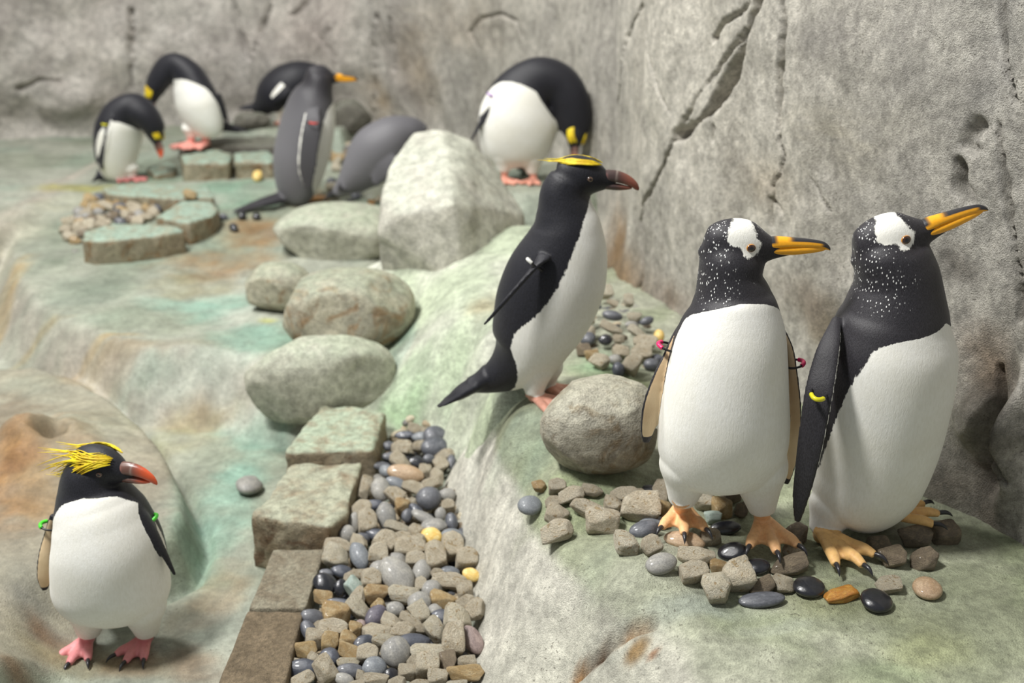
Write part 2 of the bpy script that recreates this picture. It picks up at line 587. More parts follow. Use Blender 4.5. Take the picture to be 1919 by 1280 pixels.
# colours of the floor
n = sstep(-.35, .35, fbm(GX * 2.6, GY * 2.6, 0 * GX + 40, 5))
C = lerp3('a5ac98', 'bfc2b2', n)
n2 = sstep(-.1, .45, fbm(GX * 4, GY * 4, 0 * GX + 60, 4))
C = C * (1 - .3 * n2[..., None]) + np.array(hexc('93b3a0')) * .3 * n2[..., None]
inM = sstep(.05, -.02, sdM)
C = C * (1 - inM[..., None]) + lerp3('a49c88', 'b8b49f', n) * inM[..., None]
f1 = np.clip(face1 * 1.1, 0, .95) * np.clip(.75 + .6 * fbm(GX * 10, GY * 10, 0 * GX + 91, 4), 0, 1)
C = C * (1 - f1[..., None]) + np.array(hexc('d2c9ba')) * f1[..., None]
GREEN, TEAL, RUST, TAN, PALE, MOSS = '8cb59b', '9fccb8', 'a8793f', 'b39a72', 'd6d6c8', 'b6b96a'
paint(C, GX, GY, [
    (430, 930, 60, 90, TEAL, .75), (420, 770, 60, 30, TEAL, .8), (500, 790, 50, 50, TEAL, .8), (330, 700, 120, 22, TEAL, .6), (380, 1090, 60, 60, GREEN, .6),
    (200, 690, 130, 22, TAN, .6), (380, 780, 90, 25, TAN, .75), (320, 830, 60, 30, 'b9b78c', .7), 
    (350, 1180, 60, 40, '8a7a5c', .6), (420, 1100, 50, 50, 'a6855a', .6), (380, 1240, 60, 30, 'a26a35', .6), (120, 1240, 90, 30, 'a8945c', .7), (250, 1255, 90, 22, RUST, .5),
    (480, 440, 60, 25, RUST, .75), (420, 500, 90, 25, RUST, .7), (350, 540, 70, 20, 'a0905a', .6), (560, 360, 40, 12, RUST, .5), (590, 375, 40, 10, RUST, .5),
    (470, 375, 70, 14, GREEN, .7), (440, 350, 60, 10, GREEN, .7), (330, 570, 60, 14, TEAL, .7), (410, 580, 70, 20, TEAL, .6), (470, 630, 70, 25, TEAL, .7),
    (560, 640, 50, 20, GREEN, .6), (470, 590, 70, 20, PALE, .6), (400, 690, 110, 28, PALE, .75), (470, 730, 50, 25, PALE, .6), (150, 560, 60, 16, '9aa696', .6),
    (100, 480, 60, 42, '87937f', .85), (180, 535, 80, 28, '8c9886', .8), (260, 590, 60, 18, '98a490', .6), (15, 560, 25, 60, 'd3b37c', .7), (60, 660, 60, 10, 'c2a868', .6), (180, 655, 80, 8, 'c9a96a', .7),
    (30, 430, 40, 40, 'd5d2bc', .6), (120, 380, 50, 15, 'c9c9ac', .6), (140, 352, 60, 6, 'b6b04a', .7), (300, 335, 60, 12, '8fae94', .6), (590, 420, 60, 18, PALE, .6),
    (60, 820, 90, 60, 'a67c4c', .8), (20, 880, 60, 60, 'b98a4e', .7), (30, 770, 50, 26, '7d6248', .6), (40, 850, 40, 30, '96683c', .7), (80, 930, 70, 40, 'b08d57', .6), (250, 870, 50, 80, 'b7ae98', .6),
    (280, 960, 50, 40, '98988c', .6), (50, 1080, 60, 40, '8f9084', .6), (60, 1160, 70, 30, '8d8d86', .6), (90, 1190, 60, 18, '8a6440', .75), (20, 1240, 50, 20, '84603e', .7),
    (60, 720, 70, 22, 'a9b09e', .6), (170, 790, 60, 40, 'aeb09a', .6), (600, 650, 30, 8, 'c9cc4a', .8), (500, 598, 16, 4, 'c9cc4a', .7), (200, 1060, 50, 30, '9aac8c', .5)])
wet = np.clip(.55 + .6 * fbm(GX * 2, GY * 2, 0 * GX + 70, 3) + .5 * face1, 0, 1)
under_ledge = inb(ledgeF, GX, GY) & (ledgeF(GX.ravel(), GY.ravel()).reshape(GX.shape) > Z + .1) & (GX > .1)
grid_mesh('floor', GX, GY, Z, ~under_ledge, C * .70, wet, m_ground)

# colours of the ledge
n = sstep(-.3, .4, fbm(lX * 3, lY * 3, 0 * lX + 40, 5))
top = lerp3('a2a78c', 'b4b6a2', n)
g2 = sstep(0, .45, fbm(lX * 5, lY * 5, 0 * lX + 66, 4))
top = top * (1 - .45 * g2[..., None]) + np.array(hexc('93a078')) * .45 * g2[..., None]
fc = lerp3('d3d0c3', 'c3c1b2', n)
k = sstep(-.012, -.045, zl + .02 * fbm(lX * 7, lY * 7, 0 * lX + 3, 3))
C = top * (1 - k[..., None]) + fc * k[..., None]
paint(C, lX, lY, [
    (1000, 800, 60, 50, '7f9284', .7), (1010, 870, 40, 30, '8fa38a', .6), (1120, 680, 60, 20, '8fb48e', .7), (1180, 715, 40, 14, '98a862', .6),
    (1060, 930, 50, 40, 'a0ab80', .6), (1300, 1140, 120, 22, '9aa39a', .6), (1560, 1130, 120, 30, '8d9164', .6), (1750, 1210, 90, 40, 'a5aa72', .5),
    (1680, 1260, 80, 25, '9cae84', .6),
    (1400, 1240, 90, 30, 'b9bca6', .6), (1110, 1190, 14, 6, '7d5630', .85), (1150, 1190, 22, 6, '6d4c2c', .85), (1200, 1194, 22, 7, '8d6a2e', .9), (1230, 1205, 10, 6, 'a06a3a', .8),
    (930, 880, 16, 40, 'd6d8c6', .6), (880, 860, 20, 40, 'dfe0d2', .6), (1450, 1180, 60, 12, 'c4c9bb', .6), (930, 770, 30, 20, 'b9c9a6', .6), (1130, 1040, 40, 30, 'a7b09a', .5)])
kc = np.exp(-(np.maximum(dcr, 0) / .011) ** 2) * np.clip(.8 + 1.2 * fbm(lX * 25, lY * 25, 0 * lX + 77, 3), 0, 1)
C = C * (1 - kc[..., None]) + lerp3('5a3d20', '9a6c2c', sstep(-.3, .3, fbm(lX * 18, lY * 18, 0 * lX + 5, 2))) * kc[..., None]
wetl = np.clip(.35 + .7 * fbm(lX * 3, lY * 3, 0 * lX + 70, 3), 0, 1) * (1 - k)
wetl = np.maximum(wetl, .9 * np.exp(-(((lX - .85) / .2) ** 2 + ((lY - 1.9) / .25) ** 2)))
grid_mesh('rock_ledge', lX, lY, zl, zl > -.37, C * .86, wetl, m_ledge)

# colours of the outcrop
n = sstep(-.3, .4, fbm(oX * 4, oY * 4, 0 * oX + 40, 5))
C = lerp3('c2ccb2', 'd4d6c6', n)
paint(C, oX, oY, [(780, 730, 50, 60, 'b3cca6', .75), (840, 690, 50, 60, 'bcd0ac', .6), (760, 780, 60, 20, '9fbf92', .7), (870, 740, 40, 30, 'c3d2ae', .6),
                  (930, 570, 40, 20, 'a3906c', .6), (960, 770, 40, 40, '8b9a88', .6), (740, 660, 20, 40, '7aa294', .7), (900, 780, 40, 20, 'c0d0a8', .6)])
grid_mesh('rock_outcrop', oX, oY, zo, zo > np.maximum(floorF(oX.ravel(), oY.ravel()).reshape(oX.shape), -.4) - .04, C * .88, .3 + 0 * oX, m_ledge)

# ================================================================== walls
WP = [(1.75, .4), (1.35, 1.2), (1.03, 1.88), (.91, 2.1), (.66, 2.7), (.43, 3.3), (.37, 3.9), (.37, 4.5), (.22, 5.2), (-.3, 6.2), (-.95, 6.85), (-2.0, 7.15),
      (-3.1, 6.9), (-4.1, 6.2), (-4.7, 5.2)]
WPATH = catmull(np.array(WP), 1400)
seg = np.linalg.norm(np.diff(WPATH, axis=0), axis=1)
WS = np.concatenate([[0], np.cumsum(seg)])


def wall_hit(u, v):
    """sight line against the wall: distance along it and height"""
    r = ray(u, v)
    ang = np.arctan2(WPATH[:, 0], WPATH[:, 1])
    a = math.atan2(r[0], r[1])
    k = int(np.argmin(np.abs(ang - a)))
    t = math.hypot(*WPATH[k]) / math.hypot(r[0], r[1])
    return WS[k], CAM_Z + r[2] * t


i32 = int(np.argmin(np.abs(WPATH[:, 1] - 3.4) + (np.arange(1400) > 900) * 9))
s_mid = WS[i32]
s_corner = WS[int(np.argmin(np.abs(WPATH[:, 0] + .35) + (WPATH[:, 1] < 5) * 9))]
S = np.concatenate([np.arange(0.3, s_mid, .0065), np.arange(s_mid, WS[-1], .016)])
ZZ = np.concatenate([np.arange(-.45, 1.2, .0068), np.arange(1.2, 2.5, .06)])
px = np.interp(S, WS, WPATH[:, 0])
py = np.interp(S, WS, WPATH[:, 1])
tx, ty = np.gradient(px, S), np.gradient(py, S)
tn = np.hypot(tx, ty)
nx_, ny_ = -ty / tn, tx / tn
sgn = np.sign(np.median(nx_ * (-1 - px) + ny_ * (3 - py)))
nx_, ny_ = nx_ * sgn, ny_ * sgn
SS, HH = np.meshgrid(S, ZZ)
D = 0.05 * fbm(SS * 1.3, HH * 1.1, 0 * SS + 3, 4) + 0.035 * fbm(SS * 3.2, HH * 1.3, 0 * SS + 13, 4) + 0.008 * fbm(SS * 14, HH * 9, 0 * SS + 23, 4)
D += 0.06 * np.exp(-((HH - .0) / .1) ** 2) * 0.5
far = sstep(s_corner - .4, s_corner + .6, SS)
D += far * (0.10 * fbm(SS * 2.0, HH * 2.2, 0 * SS + 33, 3))
fold = sstep(s_mid + .6, s_mid + 1.2, SS) * (1 - far)
D += fold * 0.05 * np.abs(vnoise(SS * 4.2, HH * .5, 0 * SS + 3))


def wpts(px_rows):
    return [wall_hit(u, v) for u, v in px_rows]


CRACKS = [  # points, half width (m), depth (m), second-scale noise
    ([(1432, -20), (1412, 40), (1392, 90), (1376, 130), (1352, 172), (1332, 205), (1312, 228), (1290, 246), (1268, 256)], .015, .13),
    ([(1268, 256), (1255, 285), (1238, 315), (1222, 345), (1204, 378), (1196, 420), (1199, 500), (1193, 585)], .010, .10),
    ([(1268, 256), (1300, 190), (1330, 145), (1360, 105), (1385, 78), (1400, 60)], .007, .022),
    ([(1335, 78), (1360, 45), (1385, 22), (1410, 0)], .006, .022),
    ([(1475, -20), (1472, 60), (1468, 100), (1462, 160), (1458, 230), (1456, 260), (1462, 290), (1452, 330), (1440, 360), (1434, 420)], .007, .065),
    ([(1446, 330), (1440, 375), (1450, 395)], .006, .03),
    ([(1882, -20), (1888, 60), (1893, 120), (1905, 150), (1912, 190)], .006, .03),
    ([(1876, 230), (1884, 310), (1890, 350), (1900, 430), (1912, 520), (1918, 600)], .006, .03),
    ([(1196, 8), (1185, 25), (1172, 70), (1166, 115), (1158, 160), (1146, 230)], .008, .03),
    ([(1202, 50), (1220, 105), (1235, 160), (1252, 205)], .005, .018),
    ([(1338, 240), (1335, 262)], .006, .02),
    ([(1806, 305), (1798, 350), (1815, 372)], .014, .03),
    ([(1500, 320), (1530, 360), (1545, 400)], .006, .012),
    ([(1840, 235), (1815, 270), (1830, 280)], .02, .02),
    ([(1880, 690), (1890, 760), (1905, 830), (1925, 900)], .010, .03),
    ([(246, 20), (246, 90), (250, 165)], .022, .07), ([(430, -10), (445, 40), (470, 110)], .014, .04), ([(505, -10), (490, 50), (482, 100)], .014, .05),
    ([(575, -5), (545, 30)], .012, .03), ([(620, 55), (610, 75)], .015, .04), ([(715, 30), (700, 70), (695, 180), (692, 240)], .014, .05),
    ([(752, -10), (748, 60), (742, 130)], .013, .045), ([(590, -10), (592, 60), (640, 110)], .01, .02), ([(805, 170), (800, 200)], .015, .03),
    ([(905, 90), (890, 60), (910, 35), (950, 25), (975, 40), (985, 70)], .012, .025), ([(40, 165), (75, 150), (110, 150)], .03, .05)]
for k, (rows, w, dep) in enumerate(CRACKS):
    pts = wpts(rows)
    pa = np.array(pts)
    i0, i1 = np.searchsorted(S, [pa[:, 0].min() - .12, pa[:, 0].max() + .12])
    j0, j1 = np.searchsorted(ZZ, [pa[:, 1].min() - .12, pa[:, 1].max() + .12])
    sl = (slice(j0, j1), slice(i0, i1))
    ssl, hhl = SS[sl], HH[sl]
    wob = 0.012 * fbm(ssl * 11 + k, hhl * 11, 0 * ssl + k, 3) + 0.004 * vnoise(ssl * 60, hhl * 60, 0 * ssl + k)
    d, t = dist_polyline(ssl + wob, hhl + .6 * wob, pts)
    vary = 0.65 + 0.55 * vnoise(ssl * 9, hhl * 9, 0 * ssl + 5 * k)
    ww = w * np.clip(vary, .25, 1.2)
    D[sl] -= 1.4 * dep * np.exp(-(d / ww) ** 2) * np.clip(vary + .2, .3, 1.1)


WBX = SS + .06 * fbm(SS * 5, HH * 5, 0 * SS + 4, 4)
WBZ = HH + .06 * fbm(SS * 5, HH * 5, 0 * SS + 17, 4)
WMOD = np.clip(.7 + .8 * fbm(SS * 9, HH * 9, 0 * SS + 2, 4), 0, 1)


def wblob(u, v, ru, rv):
    s0, z0 = wall_hit(u, v)
    s1, _ = wall_hit(u + ru, v)
    _, z1 = wall_hit(u, v + rv)
    return np.exp(-(((WBX - s0) / (abs(s1 - s0) + 1e-3)) ** 2 + ((WBZ - z0) / (abs(z1 - z0) + 1e-3)) ** 2) ** 1.3)


# bulges at the wall's foot and hollows
D += .22 * wblob(60, 320, 160, 40) + .12 * wblob(140, 190, 50, 45) - .08 * wblob(60, 235, 70, 40) + .07 * wblob(1905, 800, 22, 120) + .05 * wblob(1850, 760, 60, 60)
D -= .06 * wblob(1860, 790, 25, 70)
WX = px[None] + nx_[None] * D
WY = py[None] + ny_[None] * D
n = sstep(-.35, .35, fbm(SS * 1.6, HH * 1.2, 0 * SS + 1, 5))
C = lerp3('b0aca3', 'cac5b9', n)
st = sstep(.0, .5, fbm(SS * 7, HH * .8, 0 * SS + 21, 4))
C = C * (1 - .35 * st[..., None]) + np.array(hexc('918b80')) * .35 * st[..., None]
st = sstep(.05, .5, fbm(SS * 5, HH * .7, 0 * SS + 41, 4))
C = C * (1 - .45 * st[..., None]) + np.array(hexc('d9d4c8')) * .45 * st[..., None]
C = C * (1 - .5 * far[..., None]) + lerp3('b5aba6', 'd5d0c8', sstep(-.25, .3, fbm(SS * 2.4, HH * 2.4, 0 * SS + 55, 4))) * .5 * far[..., None]


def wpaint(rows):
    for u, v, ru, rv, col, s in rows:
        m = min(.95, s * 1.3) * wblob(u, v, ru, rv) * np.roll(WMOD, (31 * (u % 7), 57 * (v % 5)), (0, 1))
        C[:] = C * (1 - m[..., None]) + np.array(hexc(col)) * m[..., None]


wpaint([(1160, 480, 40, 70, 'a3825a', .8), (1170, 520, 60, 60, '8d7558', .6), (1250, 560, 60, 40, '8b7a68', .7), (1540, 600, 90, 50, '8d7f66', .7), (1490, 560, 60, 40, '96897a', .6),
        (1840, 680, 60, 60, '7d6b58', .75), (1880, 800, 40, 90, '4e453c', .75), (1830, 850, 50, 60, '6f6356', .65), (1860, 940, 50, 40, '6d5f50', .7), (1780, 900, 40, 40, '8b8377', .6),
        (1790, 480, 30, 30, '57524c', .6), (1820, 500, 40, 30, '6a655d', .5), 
        (1560, 60, 80, 60, '9a958f', .5), (1880, 90, 40, 120, '8e8c88', .5), (1430, 330, 60, 60, 'b3a48c', .4), (1560, 240, 90, 60, 'bdb6a4', .5), (1690, 230, 60, 50, 'c6c1b4', .5),
        (700, 190, 30, 60, 'a38f72', .6), (790, 120, 30, 80, 'b3a289', .5), (870, 40, 60, 50, 'b5a998', .5), (930, 60, 60, 40, '8e867a', .4), (1010, 120, 60, 80, 'b7b2a8', .5),
        (250, 60, 60, 60, 'd8d4cc', .6), (160, 90, 70, 50, 'd6d0c6', .6), (330, 60, 60, 60, 'd9d5cd', .5), (60, 60, 60, 60, 'c8c2ba', .5), (40, 310, 120, 22, 'a9987f', .8),
        (470, 130, 80, 40, 'cac5bf', .5), (590, 60, 70, 50, 'b5aaa2', .5), (1120, 60, 50, 70, 'b9b4aa', .5), (1700, 120, 60, 60, 'a8a49c', .5)])
m_wall = ground_material('rough_cast_rock', 1.35, 0.75)
split = s_corner
kA = (SS <= split)
kB = (SS >= split)
for nm, kk in (('wall_right', kA), ('wall_back', kB)):
    cols = np.where(kk[0])[0]
    if nm == 'wall_back':
        cols = np.concatenate([[cols[0] - 1], cols])
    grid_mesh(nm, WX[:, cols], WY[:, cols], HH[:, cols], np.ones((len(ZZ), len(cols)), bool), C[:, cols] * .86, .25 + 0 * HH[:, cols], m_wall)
# ================================================================== loose rocks
def rock_verts(size, seed, cuts=10, cut_lo=.72, cut_hi=.92, sub=5, rough=.06, nscale=2.0, fine=.012):
    """a boulder: ball, flattened by random planes, roughened; verts in metres about its centre"""
    bm = bmesh.new()
    bmesh.ops.create_icosphere(bm, subdivisions=sub, radius=1)
    P = np.array([v.co for v in bm.verts])
    Fc = [[v.index for v in f.verts] for f in bm.faces]
    bm.free()
    rs = np.random.RandomState(seed)
    for _ in range(cuts):
        nn = rs.normal(size=3)
        nn /= np.linalg.norm(nn)
        dd = rs.uniform(cut_lo, cut_hi)
        over = P @ nn - dd
        over = np.where(over > 0, over, 0)
        P -= over[:, None] * nn * .93
    o = rs.rand(3) * 30
    Nn = P / np.linalg.norm(P, axis=1)[:, None]
    dsp = rough * fbm(P[:, 0] * nscale + o[0], P[:, 1] * nscale + o[1], P[:, 2] * nscale + o[2], 4) \
        + fine * fbm(P[:, 0] * 9 + o[1], P[:, 1] * 9 + o[2], P[:, 2] * 9 + o[0], 3)
    P += Nn * dsp[:, None]
    return P * np.array(size), Fc


def rot_to(P, rz=0, rx=0, ry=0):
    R = np.array(Matrix.Rotation(rz, 3, 'Z') @ Matrix.Rotation(rx, 3, 'X') @ Matrix.Rotation(ry, 3, 'Y'))
    return P @ R.T


def place_rock(name, P, Fc, loc, mat, sink=.01):
    """origin at the base of the rock, standing on loc"""
    P = P.copy()
    P[:, 2] -= P[:, 2].min() + sink
    o = mesh_obj(name, P, Fc, mat)
    o.location = tuple(loc)
    return o


def scale_at(p):
    """pixels per metre at a place"""
    return F / (p[1] * CP + (CAM_Z - p[2]) * SP)


m_river = stone_material('river_boulder', hexc('b3ad98'), hexc('989484'), hexc('8d9a84'), .55, .62, .6, 1.0, hexc('8a6c48'))
m_greyb = stone_material('grey_boulder', hexc('b0ab9b'), hexc('8f897a'), hexc('b5b6a0'), .3, .6, .65, 1.2, hexc('7a684c'))
m_paleb = stone_material('pale_outcrop_rock', hexc('bfbcb0'), hexc('aeab9f'), hexc('b9bfae'), .5, .72, .5, .5)
m_moundb = stone_material('greenish_pale_rock', hexc('b5b4a4'), hexc('a3a292'), hexc('a0ac94'), .55, .6, .55, .9)
m_block = stone_material('mossy_block', hexc('9c8c72'), hexc('8a806c'), hexc('a9b7a0'), .9, .7, .7, 1.3, hexc('6b4a2c'))
m_block2 = stone_material('mossy_block_dark', hexc('9a917a'), hexc('7c6a52'), hexc('a9ad98'), .8, .7, .7, 1.2, hexc('5a3e26'))
m_paver = stone_material('rough_paver', hexc('8a7a62'), hexc('6f614c'), None, 0, .85, 1.0, 2.2)
m_paver2 = stone_material('pale_paver', hexc('a09a86'), hexc('857a66'), None, 0, .85, 1.0, 2.2)
m_slab = stone_material('green_slab', hexc('9a937c'), hexc('867c66'), hexc('98ae9e'), .95, .5, .5, 1.2, hexc('7d5f3c'))
m_darkr = stone_material('dark_rock', hexc('6a675e'), hexc('565249'), hexc('7d8272'), .4, .7, .5)


FOOTPRINTS = []  # (outline, top) of the blocks
BALLS = []  # (centre, half sizes) of the boulders


def boulder(u, v_base, wpx, hpx, dep, seed, mat, label, z=None, rz=0, rx=0, cuts=10, lo=.72, hi=.92, rough=.06, cat='boulder', name='boulder', sink=.02, sub=5, fn=None, sq=.82):
    """a rock whose foot shows at (u, v_base), wpx by hpx in the picture, dep its depth over its width"""
    q = hit(u, v_base, fn)
    if z is not None:
        q = on_z(u, v_base, z)
    s = scale_at(q)
    w = wpx / s / 2
    dpt = w * dep
    ang = math.atan2(CAM_Z - q[2], q[1])
    # picture height of an upright body = height*cos + depth*sin of the sight angle
    h = max((hpx / s - .8 * dpt * math.sin(ang)) / math.cos(ang) / 2 + sink / 2, .3 * w)
    P, Fc = rock_verts((w, dpt, h), seed, cuts, lo, hi, sub, rough)
    P = rot_to(P, rz, rx)
    P = P / np.abs(P).max(0)
    P = np.sign(P) * np.abs(P) ** sq
    P = P - (P.max(0) + P.min(0)) / 2
    P = P * np.array([2 * w, 2 * dpt, 2 * h]) / (P.max(0) - P.min(0))
    q = q + np.array([0, dpt * .62, 0])
    q[2] = float(ground_z(q[0], q[1])[0]) if z is None else z
    o = place_rock(name, P, Fc, q, mat, sink)
    BALLS.append((q + np.array([0, 0, h - sink]), np.array([w, dpt, h])))
    tag(o, label, cat)
    return o


boulder(1123, 898, 222, 178, .85, 11, m_greyb, 'rounded grey boulder with brown stains resting on the ledge beside the gentoo penguin', rough=.07, rz=.3, cuts=8, lo=.8, hi=.95)
boulder(652, 662, 245, 160, .75, 25, m_river, 'large rounded river boulder with brown streaks in the middle of the water run', cuts=8, lo=.8, hi=.95, rz=.2)
boulder(522, 588, 128, 98, .75, 33, m_river, 'smaller flat-topped stone leaning behind the large rounded river boulder', cuts=12, lo=.7, rz=-.3)
boulder(601, 785, 280, 140, .5, 41, m_moundb, 'broad pale boulder sunk into the run above the row of mossy blocks', cuts=7, lo=.8, hi=.95, sink=.07, rz=.2)
boulder(625, 478, 240, 95, .8, 45, m_moundb, 'low pale rock behind the rounded boulders, below the standing grey penguin', cuts=8, lo=.75, sink=.06)

# angular pale outcrop boulder, from its corners
cor = [on_y(715, 395, 3.62), on_y(705, 440, 3.6), on_y(800, 490, 3.5), on_y(872, 538, 3.46), on_y(930, 522, 3.55), on_y(978, 440, 3.78), on_y(984, 400, 3.85), on_y(930, 310, 4.0), on_y(884, 258, 4.02),
       on_y(830, 236, 4.0), on_y(775, 246, 4.05), on_y(735, 300, 3.9), on_y(718, 345, 3.75), on_y(850, 380, 3.5), on_y(760, 400, 3.52)]
cor += [np.array([p[0] * 1.02, p[1] + .38, max(p[2] - .16, -.05)]) for p in cor[4:12]] + [np.array([p[0], p[1] + .12, -.08]) for p in cor[:6]] + [np.array([p[0], p[1] + .3, -.08]) for p in cor[4:12]]


def hull_rock(name, pts, mat, label, cat, voxel=.012, it=2, nz=.012, ns=9, seed=0):
    c = np.mean(pts, 0)
    base = np.array([c[0], c[1], min(p[2] for p in pts)])
    bm = bmesh.new()
    vs = [bm.verts.new(tuple(p - base)) for p in pts]
    r = bmesh.ops.convex_hull(bm, input=vs)
    bmesh.ops.delete(bm, geom=list({e for e in r['geom_interior'] + r['geom_unused'] if isinstance(e, bmesh.types.BMVert)}), context='VERTS')
    me = bpy.data.meshes.new('tmp')
    bm.to_mesh(me)
    bm.free()
    P, Fc = remesh(me, voxel)
    P = relax(P, Fc, it, .5)
    nr = vnormals(P, Fc)
    P = P + nr * (nz * fbm(P[:, 0] * ns + seed, P[:, 1] * ns, P[:, 2] * ns, 4) + nz * .8 * fbm(P[:, 0] * 3 + seed, P[:, 1] * 3, P[:, 2] * 3, 2))[:, None]
    o = mesh_obj(name, P, Fc, mat)
    o.location = tuple(base)
    tag(o, label, cat)
    return o


def remesh(me, voxel):
    o = bpy.data.objects.new('tmp', me)
    COL.objects.link(o)
    md = o.modifiers.new('r', 'REMESH')
    md.mode = 'VOXEL'
    md.voxel_size = voxel
    dg = bpy.context.evaluated_depsgraph_get()
    dg.update()
    ev = o.evaluated_get(dg)
    m2 = ev.to_mesh()
    nv = len(m2.vertices)
    P = np.empty(nv * 3, dtype=np.float32)
    m2.vertices.foreach_get('co', P)
    P = P.reshape(-1, 3).astype(float)
    nl = len(m2.loops)
    L = np.empty(nl, dtype=np.int32)
    m2.loops.foreach_get('vertex_index', L)
    st = np.empty(len(m2.polygons), dtype=np.int32)
    m2.polygons.foreach_get('loop_start', st)
    tot = np.diff(np.append(st, nl))
    if (tot == 4).all():
        Fq = L.reshape(-1, 4)
    else:
        Fq = [list(L[a:a + b]) for a, b in zip(st, tot)]
    ev.to_mesh_clear()
    bpy.data.objects.remove(o)
    bpy.data.meshes.remove(me)
    return P, Fq


def edges_of(Fc):
    Fa = np.asarray(Fc)
    e = np.concatenate([Fa[:, [i, (i + 1) % Fa.shape[1]]] for i in range(Fa.shape[1])])
    e.sort(axis=1)
    return np.unique(e, axis=0)


def relax(P, Fc, it, lam, E=None):
    E = edges_of(Fc) if E is None else E
    n = len(P)
    deg = np.bincount(E.ravel(), minlength=n).astype(float)
    deg[deg == 0] = 1
    for _ in range(it):
        acc = np.zeros_like(P)
        for k in range(P.shape[1]):
            acc[:, k] = np.bincount(E[:, 0], weights=P[E[:, 1], k], minlength=n) + np.bincount(E[:, 1], weights=P[E[:, 0], k], minlength=n)
        P = P + lam * (acc / deg[:, None] - P)
    return P


def vnormals(P, Fc):
    Fa = np.asarray(Fc)
    a, b, c = P[Fa[:, 0]], P[Fa[:, 1]], P[Fa[:, 2]]
    fn = np.cross(b - a, c - a)
    nr = np.zeros_like(P)
    for k in range(Fa.shape[1]):
        for j in range(3):
            nr[:, j] += np.bincount(Fa[:, k], weights=fn[:, j], minlength=len(P))
    return nr / (np.linalg.norm(nr, axis=1)[:, None] + 1e-12)


hull_rock('angular_boulder', cor, m_paleb, 'big pale angular boulder with a pointed top, in front of the crouched penguin', 'boulder', seed=3)


def block(name, quad, z, height, mat, label, cat, bev=.02, seed=1, nz=.008, voxel=.008, bulge=0):
    """a block from the four pixel corners of its top, at height z"""
    top = [on_z(u, v, z) for u, v in quad]
    FOOTPRINTS.append((np.array([p[:2] for p in top]), z))
    c = np.mean(top, 0)
    base = np.array([c[0], c[1], z - height])
    n_ = len(top)
    vs = [tuple(p - base) for p in top] + [tuple((p - base) * np.array([1.02, 1.02, 1]) - np.array([0, 0, height])) for p in top]
    fs = [list(range(n_)), list(range(2 * n_ - 1, n_ - 1, -1))] + [[i, (i + n_), (i + 1) % n_ + n_, (i + 1) % n_] for i in range(n_)]
    bm = bmesh.new()
    bv = [bm.verts.new(p) for p in vs]
    for f in fs:
        bm.faces.new([bv[i] for i in f])
    bmesh.ops.recalc_face_normals(bm, faces=bm.faces)
    me = bpy.data.meshes.new('tmp')
    bm.to_mesh(me)
    bm.free()
    P, Fc = remesh(me, voxel)
    P = relax(P, Fc, max(1, int((bev / voxel) ** 2)), .5)
    nr = vnormals(P, Fc)
    P = P + nr * (nz * fbm(P[:, 0] * 12 + seed, P[:, 1] * 12, P[:, 2] * 12, 4) + nz * fbm(P[:, 0] * 40 + seed, P[:, 1] * 40, P[:, 2] * 40, 3) * .4)[:, None]
    o = mesh_obj(name, P, Fc, mat)
    o.location = tuple(base)
    tag(o, label, cat)
    return o


GR_ROW = 'stones edging the gravel channel'
block('stone_block', [(600, 756), (722, 772), (702, 842), (530, 848)], -.165, .17, m_block, 'green mossy stone block at the head of the edging row, below the pale boulder', 'stone', .022, 3, .012)
block('stone_block', [(548, 872), (678, 868), (650, 958), (618, 988), (466, 964)], -.19, .16, m_block2, 'mossy stone block with a brown broken face, between the green block and the pale paver', 'stone', .018, 5, .014)
block('paver', [(512, 1028), (610, 1030), (572, 1140), (464, 1140)], -.235, .12, m_paver2, 'pale rough concrete paver beside the gravel, next to the brown-faced mossy block', 'paver', .009, 7, .003, .006)
block('paver', [(462, 1144), (570, 1144), (532, 1290), (402, 1290)], -.237, .12, m_paver, 'darker brown concrete paver at the open end of the edging row', 'paver', .009, 9, .003, .006)

# slabs around the nest on the upper terrace
block('flat_rock', [(158, 430), (225, 418), (335, 422), (345, 432), (300, 440), (175, 452), (152, 448)], .03, .12, m_slab, 'long flat green-topped slab in front of the pebble nest', 'stone', .018, 13, .008, .009)
block('flat_rock', [(290, 405), (334, 379), (395, 374), (410, 390), (400, 402), (354, 417)], .04, .13, m_slab, 'broad green-topped slab at the corner of the pebble nest', 'stone', .018, 15, .008, .009)
block('flat_rock', [(192, 352), (250, 344), (390, 350), (402, 368), (330, 372), (200, 362)], .05, .09, m_slab, 'flat mossy slab behind the pebble nest, before the preening penguin', 'stone', .018, 17, .008, .009)
block('flat_rock', [(338, 290), (400, 280), (434, 288), (430, 304), (345, 306)], .1, .17, m_slab, 'upright mossy rock below the pink-footed penguin', 'stone', .02, 19, .012, .012)
block('flat_rock', [(436, 286), (505, 282), (520, 294), (510, 302), (440, 302)], .1, .14, m_slab, 'brown-sided slab between the mossy rock and the standing grey penguin', 'stone', .02, 21, .012, .012)
block('flat_rock', [(274, 312), (322, 302), (332, 309), (326, 320), (288, 324)], .04, .08, m_slab, 'low wedge of green stone under the bent penguin beak', 'stone', .02, 23, .01, .012)
block('flat_rock', [(332, 264), (420, 256), (500, 255), (552, 260), (552, 270), (440, 272), (338, 273)], .12, .16, m_darkr, 'dark slab the pink-footed penguin stands on', 'stone', .02, 27, .012, .014)
boulder(655, 252, 84, 60, .6, 61, m_darkr, 'dark round rock against the wall behind the standing grey penguin', cuts=9)
boulder(472, 252, 70, 30, .5, 64, m_darkr, 'low dark rock behind the dark slab, below the half-hidden penguin tail', cuts=9)
